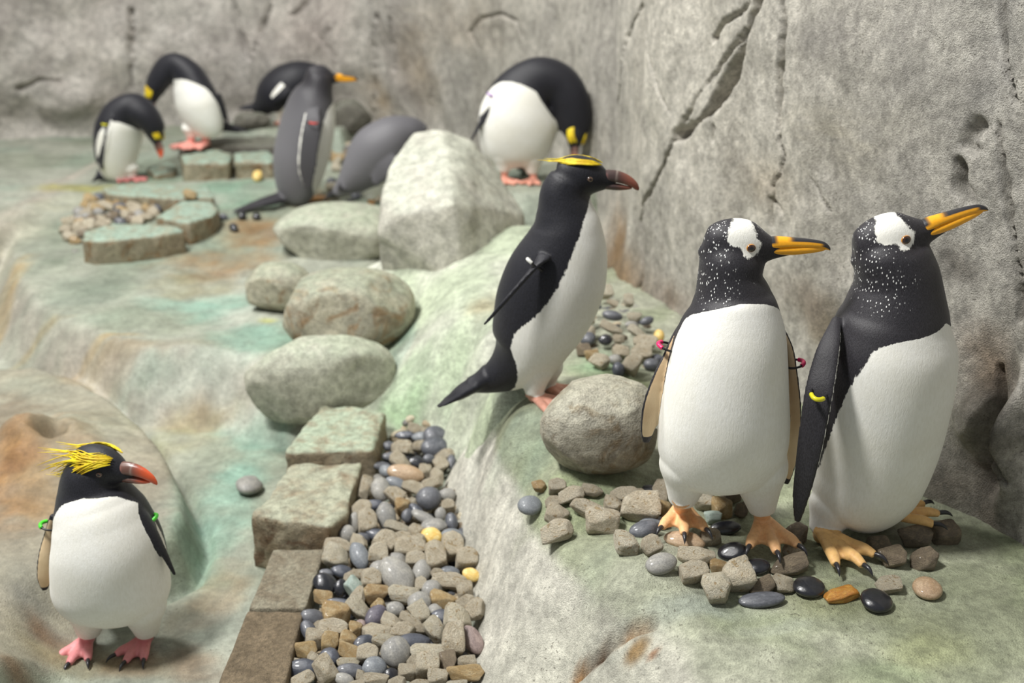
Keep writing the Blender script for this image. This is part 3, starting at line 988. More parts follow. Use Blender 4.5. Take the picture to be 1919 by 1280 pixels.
# ================================================================== penguins
def plumage_material(name, dark, dark2, sheen=.25):
    m, nt, b = new_mat(name)
    N = NB(nt)
    co = N.coord()
    cs = N.coord((1, 1, .28))
    n1 = N.noise(cs, 240, 4, .6)
    n2 = N.noise(cs, 700, 3, .6)
    nb = N.noise(co, 60, 4, .7)
    nlow = N.noise(co, 9, 3, .5)
    edge = N.math('ADD', N.attr('white'), N.math('MULTIPLY', N.math('SUBTRACT', N.math('ADD', n1, nb), 1.0), .012))
    wm = N.ramp(edge, -.0016, .0016)
    white = N.mix(N.ramp(nlow, .35, .7, 0, .5), hexc('f3f2ec'), hexc('e8e5d8'))
    white = N.mix(N.ramp(n1, .35, .7, 0, .3), white, hexc('dcd9cc'))
    black = N.mix(N.ramp(n2, .35, .65), dark, dark2)
    brown = N.attr('grey')
    black = N.mix(brown, black, hexc('747377'))
    # white flecks on the head
    cf = N.coord((1, 1, .5))
    vo = N.voro(cf, 215)
    fl = N.math('MULTIPLY', N.ramp(vo.outputs['Distance'], .27, .18), N.ramp(N.noise(co, 55, 2), .38, .5))
    fl = N.math('MULTIPLY', fl, N.ramp(N.math('ADD', N.attr('fleck'), N.math('MULTIPLY', N.math('SUBTRACT', nb, .5), 1.4)), .25, .6))
    black = N.mix(fl, black, hexc('e9e9e6'))
    c = N.mix(wm, black, white)
    tan = N.mix(N.ramp(nlow, .35, .65), hexc('e0c8a2'), hexc('c4a680'))
    c = N.mix(N.ramp(N.attr('pale'), .4, .6), c, tan)
    ft = N.ramp(N.attr('foot'), .45, .55)
    fcol = N.n('ShaderNodeAttribute', attribute_name='footcol').outputs['Color']
    fcol = N.mix(N.ramp(N.noise(co, 120, 4, .6), .4, .75, 0, .3), fcol, hexc('a86a50'))
    c = N.mix(ft, c, fcol)
    nt.links.new(c, b.inputs['Base Color'])
    r = N.mix(wm, (.5, .5, .5), (.75, .75, .75))
    r = N.mix(ft, r, (.42, .42, .42))
    nt.links.new(r, b.inputs['Roughness'])
    b.inputs['Specular IOR Level'].default_value = .35
    b.inputs['Sheen Weight'].default_value = sheen * .3
    b.inputs['Subsurface Weight'].default_value = 0.0
    h = N.math('ADD', N.math('MULTIPLY', n1, .7), N.math('MULTIPLY', n2, .5))
    nt.links.new(N.bump(h, .32, .003), b.inputs['Normal'])
    return m


def simple_mat(name, col, rough=.5, coat=0.0, emis=None):
    m, nt, b = new_mat(name)
    N = NB(nt)
    co = N.coord()
    n = N.noise(co, 90, 3, .6)
    c = N.mix(N.ramp(n, .3, .7, 0, .35), col, tuple(x * .7 for x in col))
    nt.links.new(c, b.inputs['Base Color'])
    b.inputs['Roughness'].default_value = rough
    b.inputs['Coat Weight'].default_value = coat
    return m


def vcol_mat(name, rough=.4, coat=.2, var=.25):
    m, nt, b = new_mat(name)
    N = NB(nt)
    co = N.coord()
    n = N.noise(co, 140, 4, .6)
    c = N.mix(N.ramp(n, .4, .75, 0, var), N.attr('Col', True), (.05, .03, .02))
    nt.links.new(c, b.inputs['Base Color'])
    b.inputs['Roughness'].default_value = rough
    b.inputs['Coat Weight'].default_value = coat
    b.inputs['Coat Roughness'].default_value = .15
    nt.links.new(N.bump(n, .2, .002), b.inputs['Normal'])
    return m


M_GENTOO = plumage_material('gentoo_plumage', hexc('211f23'), hexc('333136'))
M_MACARONI = plumage_material('macaroni_plumage', hexc('141419'), hexc('23232b'))
M_BILL = vcol_mat('bill_horn', .35, .3, .12)
M_EYE = vcol_mat('eye', .08, 1.0, 0)
M_CLAW = simple_mat('claw', hexc('2b2a2e'), .35, .3)
M_CREST = None


def crest_material():
    m, nt, b = new_mat('yellow_crest')
    N = NB(nt)
    co = N.coord()
    n = N.noise(co, 40, 3, .6)
    nt.links.new(N.mix(N.ramp(n, .35, .65), hexc('f0d820'), hexc('c9a818')), b.inputs['Base Color'])
    b.inputs['Roughness'].default_value = .6
    return m


M_CREST = crest_material()
M_BAND = simple_mat('black_cable_tie', hexc('1b1b1d'), .4)
BANDC = {k: simple_mat('band_' + k, hexc(c), .35, .3) for k, c in dict(pink='f0286e', green='4fd832', yellow='e8e020', red='d83020', violet='b98be0', white='e8e8e2').items()}


def loft(C, vent, w, dv, dd, n=60, m=48, **ch):
    """tube of oval rings along C; vent is the belly side. Returns piece dict with phi (0 at belly) and t per vertex"""
    C = np.asarray(C, float)
    k = len(C)
    vent = np.broadcast_to(np.asarray(vent, float), (k, 3)) if np.ndim(vent) == 1 else np.asarray(vent, float)
    pc = catmull(C, n)
    vv = catmull(vent, n)
    arr = {key: catmull(np.broadcast_to(np.asarray(val, float), (k,)), n) for key, val in dict(w=w, dv=dv, dd=dd, **ch).items()}
    tg = np.gradient(pc, axis=0)
    tg /= np.linalg.norm(tg, axis=1)[:, None] + 1e-12
    vv = vv - (vv * tg).sum(1)[:, None] * tg
    vv /= np.linalg.norm(vv, axis=1)[:, None] + 1e-12
    sd = np.cross(tg, vv)
    phi = np.linspace(-math.pi, math.pi, m, endpoint=False)
    cph, sph = np.cos(phi), np.sin(phi)
    dep = np.where(cph[None] > 0, np.maximum(arr['dv'], 1e-4)[:, None], np.maximum(arr['dd'], 1e-4)[:, None]) * cph[None]
    V = pc[:, None] + vv[:, None] * dep[..., None] + sd[:, None] * (np.maximum(arr['w'], 1e-4)[:, None] * sph[None])[..., None]
    V = V.reshape(-1, 3)
    idx = np.arange(n * m).reshape(n, m)
    nx = np.roll(idx, -1, axis=1)
    Fq = np.stack([idx[:-1], nx[:-1], nx[1:], idx[1:]], -1).reshape(-1, 4)
    faces = [list(f) for f in Fq]
    faces.append(list(idx[0][::-1]))
    faces.append(list(idx[-1]))
    out = dict(V=V, F=faces, phi=np.tile(phi, n), ring=np.repeat(np.arange(n), m))
    for key, a in arr.items():
        out[key] = np.repeat(a, m)
    return out


ATT = ('white', 'grey', 'fleck', 'pale', 'foot')


class Bird:
    def __init__(self, label, species, base, voxel=.0035, group=None):
        self.species = species
        self.mac = species == 'macaroni'
        self.base = np.array(base, float)
        self.root = bpy.data.objects.new('penguin', None)
        self.root.empty_display_size = .05
        COL.objects.link(self.root)
        self.root.location = tuple(base)
        tag(self.root, label, 'penguin')
        self.pieces = []
        self.voxel = voxel
        self.footcol = hexc('e3a08c') if self.mac else hexc('f0bc86')

    def child(self, name, V, Fc, mat, col=None, label=None, parent=None):
        o = mesh_obj(name, np.asarray(V) - self.base, Fc, mat)
        if col is not None:
            cattr(o.data, 'Col', col)
        par = parent or self.root
        o.parent = par
        if label:
            o['label'] = label
        return o

    def add(self, p, white=-.05, grey=0, fleck=0, pale=0, foot=0):
        n = len(p['V'])
        for k, v in dict(white=white, grey=grey, fleck=fleck, pale=pale, foot=foot).items():
            p[k] = np.broadcast_to(np.asarray(v, float), (n,)).copy()
        self.pieces.append(p)
        return p

    def W(self, u, v, off=0.0):
        return on_y(u, v, self.base[1] - off)

    def px(self, u, v, off=0):
        p = self.W(u, v, off)
        return scale_at(p)

    # ---- trunk: rows (u, v, towards camera, half size px, half depth belly, half depth back, white half angle deg, grey)
    def trunk(self, rows, vent, side=False, fleck=None, n=110, m=96):
        C = [self.W(r[0], r[1], r[2]) for r in rows]
        hs = np.array([r[3] / self.px(r[0], r[1], r[2]) for r in rows])
        d1 = np.array([r[4] for r in rows])
        d2 = np.array([r[5] for r in rows])
        ph = np.array([r[6] for r in rows], float)
        gr = np.array([r[7] if len(r) > 7 else 0 for r in rows], float)
        if side:
            p = loft(C, vent, d1, hs, hs, n, m, pw=ph, gr=gr)
        else:
            p = loft(C, vent, hs, d1, d2, n, m, pw=ph, gr=gr)
        rad = (p['w'] + p['dv']) / 2
        white = (np.radians(p['pw']) - np.abs(p['phi'])) * rad
        self.add(p, np.clip(white, -.05, .05), grey=np.clip(p['gr'], 0, 1))
        return p

    # ---- head in its own frame
    def head(self, cen, f, up=(0, 0, 1), sc=1.0, bill=True, patch=True, tip='d2562c', horn='6a4a40'):
        self.tip, self.horn = tip, horn
        f = np.array(f, float)
        f /= np.linalg.norm(f)
        up = np.array(up, float)
        up -= up.dot(f) * f
        up /= np.linalg.norm(up)
        l = np.cross(up, f)
        cen = np.array(cen, float)
        self.hf = (cen, f, l, up, sc)

        def tow(P):
            P = np.asarray(P, float) * sc
            return cen + P[:, :1] * f + P[:, 1:2] * l + P[:, 2:3] * up
        self.tow = tow
        if self.mac:
            st = [(-.062, -.004, .004, .004, .004), (-.058, -.006, .02, .022, .022), (-.044, -.004, .034, .038, .038), (-.018, 0, .040, .046, .044), (.01, 0, .039, .045, .044),
                  (.035, -.002, .031, .036, .036), (.052, -.004, .022, .024, .026), (.066, -.006, .014, .014, .017), (.08, -.010, .006, .006, .008)]
        else:
            st = [(-.066, -.004, .004, .004, .004), (-.062, -.006, .018, .020, .022), (-.048, -.006, .031, .036, .038), (-.02, -.001, .038, .046, .045), (.01, 0, .038, .046, .046),
                  (.035, -.003, .031, .035, .040), (.055, -.005, .021, .021, .030), (.075, -.008, .012, .010, .020), (.1, -.013, .006, .003, .009)]
        st = np.array(st)
        C = tow(np.stack([st[:, 0], 0 * st[:, 0], st[:, 1]], -1))
        p = loft(C, -up, st[:, 2] * sc, st[:, 4] * sc, st[:, 3] * sc, 60, 64)
        R = (p['V'] - cen) / sc
        x, y, z = R @ f, R @ l, R @ up
        if self.mac:
            self.add(p, -.05)
        else:
            poly = [(.039, .008), (.031, .026), (.020, .052), (-.002, .056), (-.017, .036), (-.023, .016), (-.010, .006), (.004, .004), (.009, -.010), (.018, -.015), (.030, -.013), (.038, -.003)]
            sdp = -sdf_poly(x, z, poly) * sc
            self.poly, self.patch = poly, patch
            fl = np.clip(1.0 - np.abs(x + .035) / .05, 0, 1) * np.clip((z + .06) / .03, 0, 1) + .55 * np.exp(-((x - .035) ** 2 + (z - .03) ** 2) / .018 ** 2)
            self.add(p, np.clip(sdp if patch else -.05 + 0 * sdp, -.05, .05), fleck=np.clip(fl + .2, 0, 1) * (1 if patch else 0))
        # eyes
        for s in (-1, 1):
            ex = (.022, s * (.0345 if not self.mac else .0352), .001 if not self.mac else .002)
            c = tow([ex])[0]
            bm = bmesh.new()
            bmesh.ops.create_uvsphere(bm, u_segments=24, v_segments=16, radius=1)
            V = np.array([v.co for v in bm.verts])
            Fc = [[v.index for v in q.verts] for q in bm.faces]
            bm.free()
            axis = l * s * .96 + f * .25 + up * .06
            axis /= np.linalg.norm(axis)
            e2 = np.cross(axis, up)
            e2 /= np.linalg.norm(e2)
            e3 = np.cross(e2, axis)
            rr = (.0088 if not self.mac else .0072) * sc
            Vw = c + (V[:, :1] * e2 + V[:, 1:2] * e3 * .86 + V[:, 2:3] * axis * .62) * rr
            rad = np.hypot(V[:, 0], V[:, 1])
            if self.mac:
                col = np.where((rad < .42)[:, None], np.array(hexc('0c0a0a')), np.where((rad < .8)[:, None], np.array(hexc('6a4a38')), np.array(hexc('3a3430'))))
            else:
                col = np.where((rad < .45)[:, None], np.array(hexc('080505')), np.where((rad < .92)[:, None], np.array(hexc('3a1f12')), np.array(hexc('c98a3a'))))
            self.child('eye', Vw, Fc, M_EYE, col, 'pale-ringed dark eye' if not self.mac else None)
        if bill:
            self.bill()
        return tow

    def bill(self):
        cen, f, l, up, sc = self.hf
        if self.mac:
            U = np.array([(.034, -.001, .017, .012, .008), (.05, .002, .0165, .017, .009), (.075, .004, .0135, .0175, .010), (.098, .001, .010, .015, .009), (.118, -.006, .0065, .010, .008),
                          (.129, -.014, .003, .005, .006), (.132, -.019, .001, .001, .002)])
            Lw = np.array([(.03, -.013, .0155, .005, .006), (.055, -.014, .014, .006, .010), (.085, -.014, .0105, .006, .010), (.105, -.015, .0065, .004, .006), (.117, -.015, .002, .002, .002)])
        else:
            U = np.array([(.022, -.009, .028, .003, .003), (.034, -.006, .0225, .007, .005), (.05, -.003, .0195, .012, .007), (.068, -.001, .016, .0145, .008), (.095, 0, .0125, .0115, .008), (.125, -.001, .0095, .0095, .008),
                          (.15, -.004, .006, .0075, .006), (.161, -.009, .0028, .004, .004), (.165, -.013, .001, .001, .001)])
            Lw = np.array([(.03, -.012, .022, .005, .003), (.06, -.011, .016, .008, .008), (.095, -.011, .0125, .008, .0105), (.125, -.0105, .0095, .008, .0085), (.148, -.0105, .005, .005, .005),
                           (.159, -.0105, .001, .001, .001)])
        par = None
        for nm, st in (('bill', U), ('lower_mandible', Lw)):
            C = self.tow(np.stack([st[:, 0], 0 * st[:, 0], st[:, 1]], -1))
            p = loft(C, -up, st[:, 2] * sc, st[:, 4] * sc, st[:, 3] * sc, 48, 40)
            R = (p['V'] - cen) / sc
            x = R @ f
            dors = np.abs(p['phi']) / math.pi  # 1 on the ridge
            if self.mac:
                base_, tip, pink = np.array(hexc(self.horn)), np.array(hexc(self.tip)), np.array(hexc('d58c86'))
                k = sstep(.075, .115, x)[:, None]
                col = base_ * (1 - k) + tip * k
                if nm == 'bill':
                    kk = (sstep(.062, .05, x) * sstep(.8, .6, dors))[:, None]
                    col = col * (1 - kk) + pink * kk
                    kk = (np.exp(-((x - .08) / .002) ** 2) * .5)[:, None]
                    col = col * (1 - kk) + np.array(hexc('a89a90')) * kk
                else:
                    kk = sstep(.06, .045, x)[:, None]
                    col = col * (1 - kk) + pink * kk
            else:
                org, blk = np.array(hexc('fbb01e')), np.array(hexc('2b2b30'))
                col = np.tile(org, (len(x), 1))
                if nm == 'bill':
                    kk = sstep(.62, .70, dors) * sstep(.088, .1, x)
                    kk = np.maximum(kk, sstep(.145, .155, x) * sstep(.35, .5, dors))
                    kk = np.maximum(kk, sstep(.074, .066, x) * sstep(.56, .64, dors))
                    kk = kk[:, None]
                    col = col * (1 - kk) + blk * kk
                col = np.clip(col, 0, 1)
            o = self.child(nm, p['V'], p['F'], M_BILL, col, None, par)
            par = o

    def crest(self, n=34, droop=1.0, spread=1.0, seed=1, long=1.0, zlo=.020, zhi=.044, fat=1.0):
        rs = np.random.RandomState(seed)
        V, Fc = [], []
        for s in (-1, 1):
            for i in range(n):
                k = rs.rand()
                L = (.07 + .06 * rs.rand()) * long
                z0 = zlo + (zhi - zlo) * rs.rand()
                a = self._surf(.044 - .03 * rs.rand() * k, s, z0)
                pts = []
                dr = rs.uniform(-.1, .55) * droop
                out = rs.uniform(.0, .22) * spread
                for t in np.linspace(0, 1, 7):
                    x = a[0] - L * t
                    q = self._surf(max(x, -.05), s, a[2] * (1 - .15 * t) - dr * L * t ** 1.6)
                    y = q[1] + s * (.003 + out * .05 * t)
                    pts.append((x, y, q[2] + .012 * t * (1 - t)))
                P = self.tow(pts)
                r = np.array([.0010, .0017, .0018, .0016, .0013, .0009, .0002]) * self.hf[4] * fat
                p = loft(P, self.hf[3], r, r, r, 10, 5)
                o = len(V)
                V.extend(p['V'])
                Fc.extend([[j + o for j in q] for q in p['F']])
        self.child('crest', V, Fc, M_CREST, None, 'drooping yellow crest plumes')

    def _surf(self, x, s, z):
        """a point on the side of the head"""
        ry = .040 * math.sqrt(max(0.02, 1 - (x / .064) ** 2 if abs(x) < .064 else .02))
        rz = .046 * math.sqrt(max(0.05, 1 - (x / .066) ** 2 if abs(x) < .066 else .05))
        zz = max(-.95, min(.95, z / rz))
        return (x, s * (ry * math.sqrt(1 - zz ** 2) + .0015), zz * rz)

    # ---- flipper: rows (u, v, towards camera, half chord m or px, half thickness)
    def flipper(self, rows, chord, inner, pale=True, edge=True, thick=.006, grey=0, white_edge=.75, lead=1):
        C = np.array([self.W(r[0], r[1], r[2]) for r in rows])
        hc = np.array([r[3] / self.px(r[0], r[1], r[2]) for r in rows])
        th = np.linspace(thick * 1.25, thick * .7, len(rows))
        inner = np.array(inner, float)
        p = loft(C, inner, hc, th, th, 50, 40)
        a, b = np.cos(p['phi']), np.sin(p['phi'])
        pl = (a > .12) * 1.0 if pale else 0 * a
        # dark rim round the inner side
        tt = p['ring'] / 49.0
        if pale:
            pl = pl * (np.abs(b) < .88) * (tt < .9) * (tt > .08)
        wh = np.full(len(a), -.05)
        if edge:
            wh = np.where((b * lead < -white_edge) & (tt > .1) & (tt < .97), .004, -.05)
        self.add(p, wh, pale=pl, grey=grey)

    def leg(self, top, ank, r0, r1, white=True):
        top, ank = np.array(top), np.array(ank)
        C = np.array([top, top * .66 + ank * .34, top * .33 + ank * .67, ank])
        r = [r0 * .9, r0, r0 * .45 + r1 * .55, r1]
        p = loft(C, (0, -1, 0), r, r, r, 30, 32)
        self.add(p, .05 if white else -.05)

    def foot(self, pos, head, L=.105, size=1.0, ank=None, spread=27, tilt=0.0, rise=.0, claws=True):
        """pos on the ground under the ankle, head the way the toes point (x, y)"""
        pos = np.array(pos, float)
        h = np.array([head[0], head[1], 0.0])
        h /= np.linalg.norm(h)
        l = np.cross((0, 0, 1), h)
        up = np.array([0, 0, 1.0])
        h = h * math.cos(tilt) + up * math.sin(tilt)
        up = np.cross(h, l)
        ank = np.array(ank if ank is not None else pos + up * .05)
        # tarsus
        C = np.array([ank + (ank - pos) * .3, ank, pos * .5 + ank * .5, pos + up * .013 * size])
        r = np.array([.018, .017, .015, .014]) * size
        self.add(loft(C, -h, r, r, r, 20, 24), foot=1)
        # heel knob
        C = np.array([pos + up * .02 * size, pos + up * .012 * size - h * .012, pos + up * .008 * size - h * .026])
        r = np.array([.012, .010, .004]) * size
        self.add(loft(C, up, r, r, r, 12, 16), foot=1)
        tips = []
        for k, a in enumerate((-spread, 0, spread)):
            ar = math.radians(a)
            d = h * math.cos(ar) + l * math.sin(ar)
            LL = L * (1.0 if k == 1 else .9)
            C = np.array([pos + up * .014 * size, pos + d * LL * .3 + up * .014 * size, pos + d * LL * .55 + up * .012 * size, pos + d * LL * .8 + up * .012 * size, pos + d * LL + up * .007 * size])
            r = np.array([.014, .0115, .0105, .0102, .0075]) * size
            self.add(loft(C, -up, r * 1.1, r * .9, r * .9, 30, 20), foot=1)
            tips.append((pos + d * LL + up * .008 * size, d))
        # web
        ring = [pos - h * .008]
        for k, a in enumerate(np.linspace(-spread, spread, 17)):
            ar = math.radians(a)
            d = h * math.cos(ar) + l * math.sin(ar)
            q = abs(((k / 8.0) % 1) - .5) * 2  # 1 on a toe, 0 between
            ring.append(pos + d * L * (.70 + .20 * q ** 1.5))
        ring = np.array(ring)
        t0, b0 = ring + up * .0105 * size, ring + up * .003 * size
        n_ = len(ring)
        V = np.concatenate([t0, b0])
        Fc = [list(range(n_)), list(range(2 * n_ - 1, n_ - 1, -1))] + [[i, i + n_, (i + 1) % n_ + n_, (i + 1) % n_] for i in range(n_)]
        bm = bmesh.new()
        bv = [bm.verts.new(tuple(p)) for p in V]
        for q in Fc:
            bm.faces.new([bv[i] for i in q])
        bmesh.ops.recalc_face_normals(bm, faces=bm.faces)
        bmesh.ops.triangulate(bm, faces=bm.faces)
        V = np.array([v.co for v in bm.verts])
        Fc = [[v.index for v in q.verts] for q in bm.faces]
        bm.free()
        self.add(dict(V=V, F=Fc), foot=1)
        if claws:
            for tp, d in tips:
                C = np.array([tp - d * .008 * size, tp + d * .008 * size + up * .002, tp + d * .018 * size - up * .001 * size, tp + d * .025 * size - up * .008 * size])
                r = np.array([.0045, .0045, .003, .0004]) * size
                p = loft(C, -up, r, r, r, 16, 14)
                self.child('claw', p['V'], p['F'], M_CLAW)

    def tail(self, a, b, w0, w1, flat, th=.008, feathers=7, seed=2):
        """fan of stiff feathers from a to b; flat is the sideways direction"""
        a, b, flat = np.array(a, float), np.array(b, float), np.array(flat, float)
        flat /= np.linalg.norm(flat)
        rs = np.random.RandomState(seed)
        d = b - a
        for i in range(feathers):
            k = (i / (feathers - 1) - .5) * 2
            e = b + flat * w1 * k - d * (.18 * abs(k) + .08 * rs.rand())
            s0 = a + flat * w0 * k * .6
            C = np.array([s0, s0 * .5 + e * .5, e])
            up = np.cross(d, flat)
            self.add(loft(C, up, [w0 * .5, w0 * .35, .003], [th * 1.6, th, .002], [th * 1.6, th, .002], 24, 14))
        C = np.array([a - d * .25, a, a + d * .4, a + d * .65])
        up = np.cross(d, flat)
        self.add(loft(C, up, [w0 * 1.1, w0, w0 * .8, w0 * .3], [w0 * .8, w0 * .55, th * 2, th], [w0 * .8, w0 * .55, th * 2, th], 24, 24))

    def band(self, c, axis, r, color, gap=None):
        """flipper ring: a black tie with a coloured tube on it"""
        c, axis = np.array(c, float), np.array(axis, float)
        axis /= np.linalg.norm(axis)
        e1 = np.cross(axis, (0.3, .2, .9))
        e1 /= np.linalg.norm(e1)
        e2 = np.cross(axis, e1)
        if gap is not None:
            g = np.array(gap, float)
            g -= g.dot(axis) * axis
            e1 = g / np.linalg.norm(g)
            e2 = np.cross(axis, e1)

        def arc(t0, t1, rr, n=24):
            t = np.radians(np.linspace(t0, t1, n))
            P = c + np.cos(t)[:, None] * e1 * r[0] + np.sin(t)[:, None] * e2 * r[1]
            q = np.full(n, rr)
            return loft(P, axis, q, q, q, n, 10)
        p = arc(-178, 178, .0022, 48)
        o = self.child('flipper_band', p['V'], p['F'], M_BAND)
        p = arc(-50, 55, .0042)
        self.child('coloured_tube', p['V'], p['F'], BANDC[color], None, color + ' tube on the flipper band', o)

    def finish(self, relax_it=4, lam=.5):
        V, Fc, A = [], [], {k: [] for k in ATT}
        o = 0
        for p in self.pieces:
            V.append(p['V'])
            Fc.extend([[int(i) + o for i in f] for f in p['F']])
            o += len(p['V'])
            for k in ATT:
                A[k].append(p[k])
        V = np.concatenate(V)
        A = np.stack([np.concatenate(A[k]) for k in ATT], -1)
        me = bpy.data.meshes.new('tmp')
        me.from_pydata([tuple(map(float, q)) for q in V - self.base], [], Fc)
        P, Fq = remesh(me, self.voxel)
        kd = kdtree.KDTree(len(V))
        for i, q in enumerate(V - self.base):
            kd.insert(q, i)
        kd.balance()
        out = np.zeros((len(P), len(ATT)))
        for i, q in enumerate(P):
            nb = kd.find_n(q, 3)
            w = np.array([1 / (x[2] + 3e-4) ** 2 for x in nb])
            out[i] = (A[[x[1] for x in nb]] * w[:, None]).sum(0) / w.sum()
        E = edges_of(Fq)
        out = relax(out, Fq, 2, .5, E)
        foot = out[:, 4:5]
        if not self.mac and self.patch:
            cen, f, l, up, sc = self.hf
            R = (P + self.base - cen) / sc
            x, y, z = R @ f, R @ l, R @ up
            r_ = np.linalg.norm(R, axis=1)
            sdp = np.where(r_ < .075, -sdf_poly(x, z, self.poly) * sc, -.05)
            nearh = r_ < .085
            out[:, 0] = np.where(nearh, np.clip(np.where(np.abs(out[:, 4]) < .5, sdp, -.05), -.05, .05), out[:, 0])
            fl = np.exp(-((x + .045) / .04) ** 2) * sstep(-.13, -.06, z) * (r_ < .14) + .6 * np.exp(-((x - .035) ** 2 + (z - .03) ** 2) / .018 ** 2)
            fl = np.maximum(fl, .5 * np.exp(-((x + .01) / .05) ** 2 - ((z + .05) / .03) ** 2))
            out[:, 2] = np.clip(fl, 0, 1)
        P2 = relax(P, Fq, relax_it, lam, E)
        if hasattr(self, 'hf'):
            hd = np.linalg.norm(P + self.base - self.hf[0] + self.hf[3] * .03 + self.hf[1] * .012, axis=1)
            hw = np.exp(-((hd - .045) / .022) ** 2)[:, None] * (1 - foot)
            P3 = relax(P2, Fq, 45, .5, E)
            P2 = P2 * (1 - hw) + P3 * hw
        P2 = P2 * (1 - foot * .6) + (relax(P, Fq, 1, lam, E)) * foot * .6
        ob = mesh_obj('body', P2, Fq, M_MACARONI if self.mac else M_GENTOO)
        ob.parent = self.root
        for i, k in enumerate(ATT):
            fattr(ob.data, k, out[:, i])
        cattr(ob.data, 'footcol', np.tile(np.array(self.footcol), (len(P2), 1)))
        self.bodyob = ob
        return ob


def gz(x, y):
    return float(ground_z(x, y)[0])


# ---------------------------------------------------------------- gentoo facing the camera, head turned (A)
fl_, fr_ = on_z(1277, 958, .035), on_z(1428, 985, .028)
A = Bird('gentoo penguin with pink flipper bands standing on the stones beside the grey boulder, bill level', 'gentoo', ((fl_[0] + fr_[0]) / 2, 1.88, .03), .0028)
A.trunk([(1352, 905, .02, 35, .045, .045, 175), (1352, 890, .02, 92, .08, .075, 150), (1353, 850, .02, 117, .105, .09, 120), (1355, 800, .02, 122, .12, .095, 105),
         (1358, 740, .02, 118, .12, .092, 98), (1365, 670, .018, 109, .112, .088, 90), (1371, 615, .012, 99, .10, .082, 84), (1373, 580, .008, 85, .088, .076, 70),
         (1371, 552, .003, 72, .074, .07, -20), (1367, 516, 0, 59, .062, .062, -70), (1373, 486, 0, 60, .057, .06, -90), (1378, 464, 0, 48, .045, .05, -90)], (0.02, -1, 0))
A.leg(A.W(1298, 840, .03), A.W(1277, 942, .025), .058, .025)
A.leg(A.W(1415, 840, .03), A.W(1429, 958, .03), .058, .025)
A.foot(fl_, (-.1, -1), .105, 1.0, A.W(1277, 940, .025))
A.foot(fr_, (.02, -1), .115, 1.05, A.W(1428, 955, .03))
A.head(A.W(1381, 457), (1, -.12, .04))
A.flipper([(1284, 600, -.03, 6), (1268, 630, -.01, 10), (1256, 665, .0, 15), (1241, 705, .015, 20), (1226, 755, .025, 24), (1215, 800, .025, 17), (1211, 830, .02, 7)], None, (.35, -1, 0), lead=1)
A.flipper([(1462, 610, -.03, 5), (1478, 650, -.01, 8), (1484, 690, .0, 10), (1490, 760, .02, 12), (1489, 830, .03, 12), (1480, 880, .03, 9), (1474, 908, .03, 4)], None, (-.5, -1, 0), lead=-1)
A.band(A.W(1252, 650, .005), (-.3, .1, -1), (.019, .017), 'pink', (-1, 0, .5))
A.band(A.W(1489, 682, .005), (.25, .1, -1), (.017, .016), 'pink', (1, 0, .6))
A.tail(A.W(1355, 870, -.07), A.W(1355, 900, -.17), .04, .05, (1, 0, 0))
A.finish()

# ---------------------------------------------------------------- gentoo by the wall, bill raised (B)
f1_, f2_ = on_z(1538, 1008, .012), on_z(1648, 972, .03)
B = Bird('gentoo penguin beside the wall raising its orange bill, yellow tag on its flipper', 'gentoo', ((f1_[0] + f2_[0]) / 2, 1.90, .01), .0028)
VB = (.72, -.69, 0)
B.footcol = hexc('ecbf7c')
B.trunk([(1582, 975, .0, 35, .04, .04, 175), (1594, 955, 0, 82, .075, .075, 170), (1611, 920, 0, 104, .10, .10, 150), (1627, 880, 0, 113, .112, .105, 125),
         (1640, 820, 0, 124, .122, .112, 112), (1648, 760, 0, 131, .128, .115, 102), (1656, 700, 0, 134, .130, .115, 92), (1662, 650, 0, 130, .126, .112, 82), (1668, 612, 0, 117, .112, .10, 66),
         (1675, 578, 0, 101, .098, .09, -5), (1680, 530, 0, 82, .08, .078, -60), (1675, 496, 0, 75, .07, .072, -90), (1667, 472, 0, 69, .06, .066, -90), (1667, 452, 0, 50, .045, .05, -90)], VB)
B.leg(B.W(1572, 930, .02), B.W(1539, 1000, .035), .05, .026)
B.leg(B.W(1640, 925, -.02), B.W(1648, 966, -.04), .05, .028)
B.foot(f1_, (.42, -1), .125, 1.08, B.W(1540, 1000, .035), 24)
B.foot(f2_, (1, -.12), .115, 1.05, B.W(1650, 962, -.04), 24, .1)
B.head(B.W(1665, 450), (.93, -.1, .42), (0, 0, 1), 1.07)
B.flipper([(1568, 596, .02, 8), (1556, 640, .07, 20), (1544, 690, .10, 26), (1533, 745, .125, 28), (1522, 810, .135, 26), (1510, 880, .135, 22), (1499, 940, .13, 15), (1494, 978, .125, 6)], None, (.5, .8, 0), pale=False, white_edge=.86, lead=-1)
B.band(B.W(1536, 735, .125), (-.15, .1, -1), (.033, .014), 'yellow', (-.4, -1, .3))
B.tail(B.W(1545, 970, -.06), B.W(1500, 1000, -.13), .04, .045, (.7, .7, 0))
B.finish()

# ---------------------------------------------------------------- macaroni at the lower left (C)
g0 = gz(*on_z(220, 1205, -.34)[:2])
c1_, c2_ = on_z(166, 1205, g0 + .003), on_z(276, 1203, g0 + .003)
Cb = Bird('macaroni penguin with drooping yellow crest, pink feet and green bands standing by the low mound', 'macaroni', ((c1_[0] + c2_[0]) / 2, c1_[1] + .01, g0), .003)
Cb.footcol = hexc('e08f92')
Cb.trunk([(214, 1152, .02, 40, .05, .05, 175), (213, 1136, .02, 88, .08, .075, 150), (210, 1106, .02, 106, .105, .09, 112), (207, 1070, .02, 106, .115, .09, 98),
          (203, 1020, .018, 102, .115, .085, 90), (192, 975, .012, 91, .10, .08, 80), (182, 945, .006, 80, .086, .074, 62), (174, 917, 0, 65, .07, .065, 28), (171, 895, 0, 53, .058, .055, -30), (178, 874, 0, 42, .045, .045, -80)],
         (.12, -1, 0))
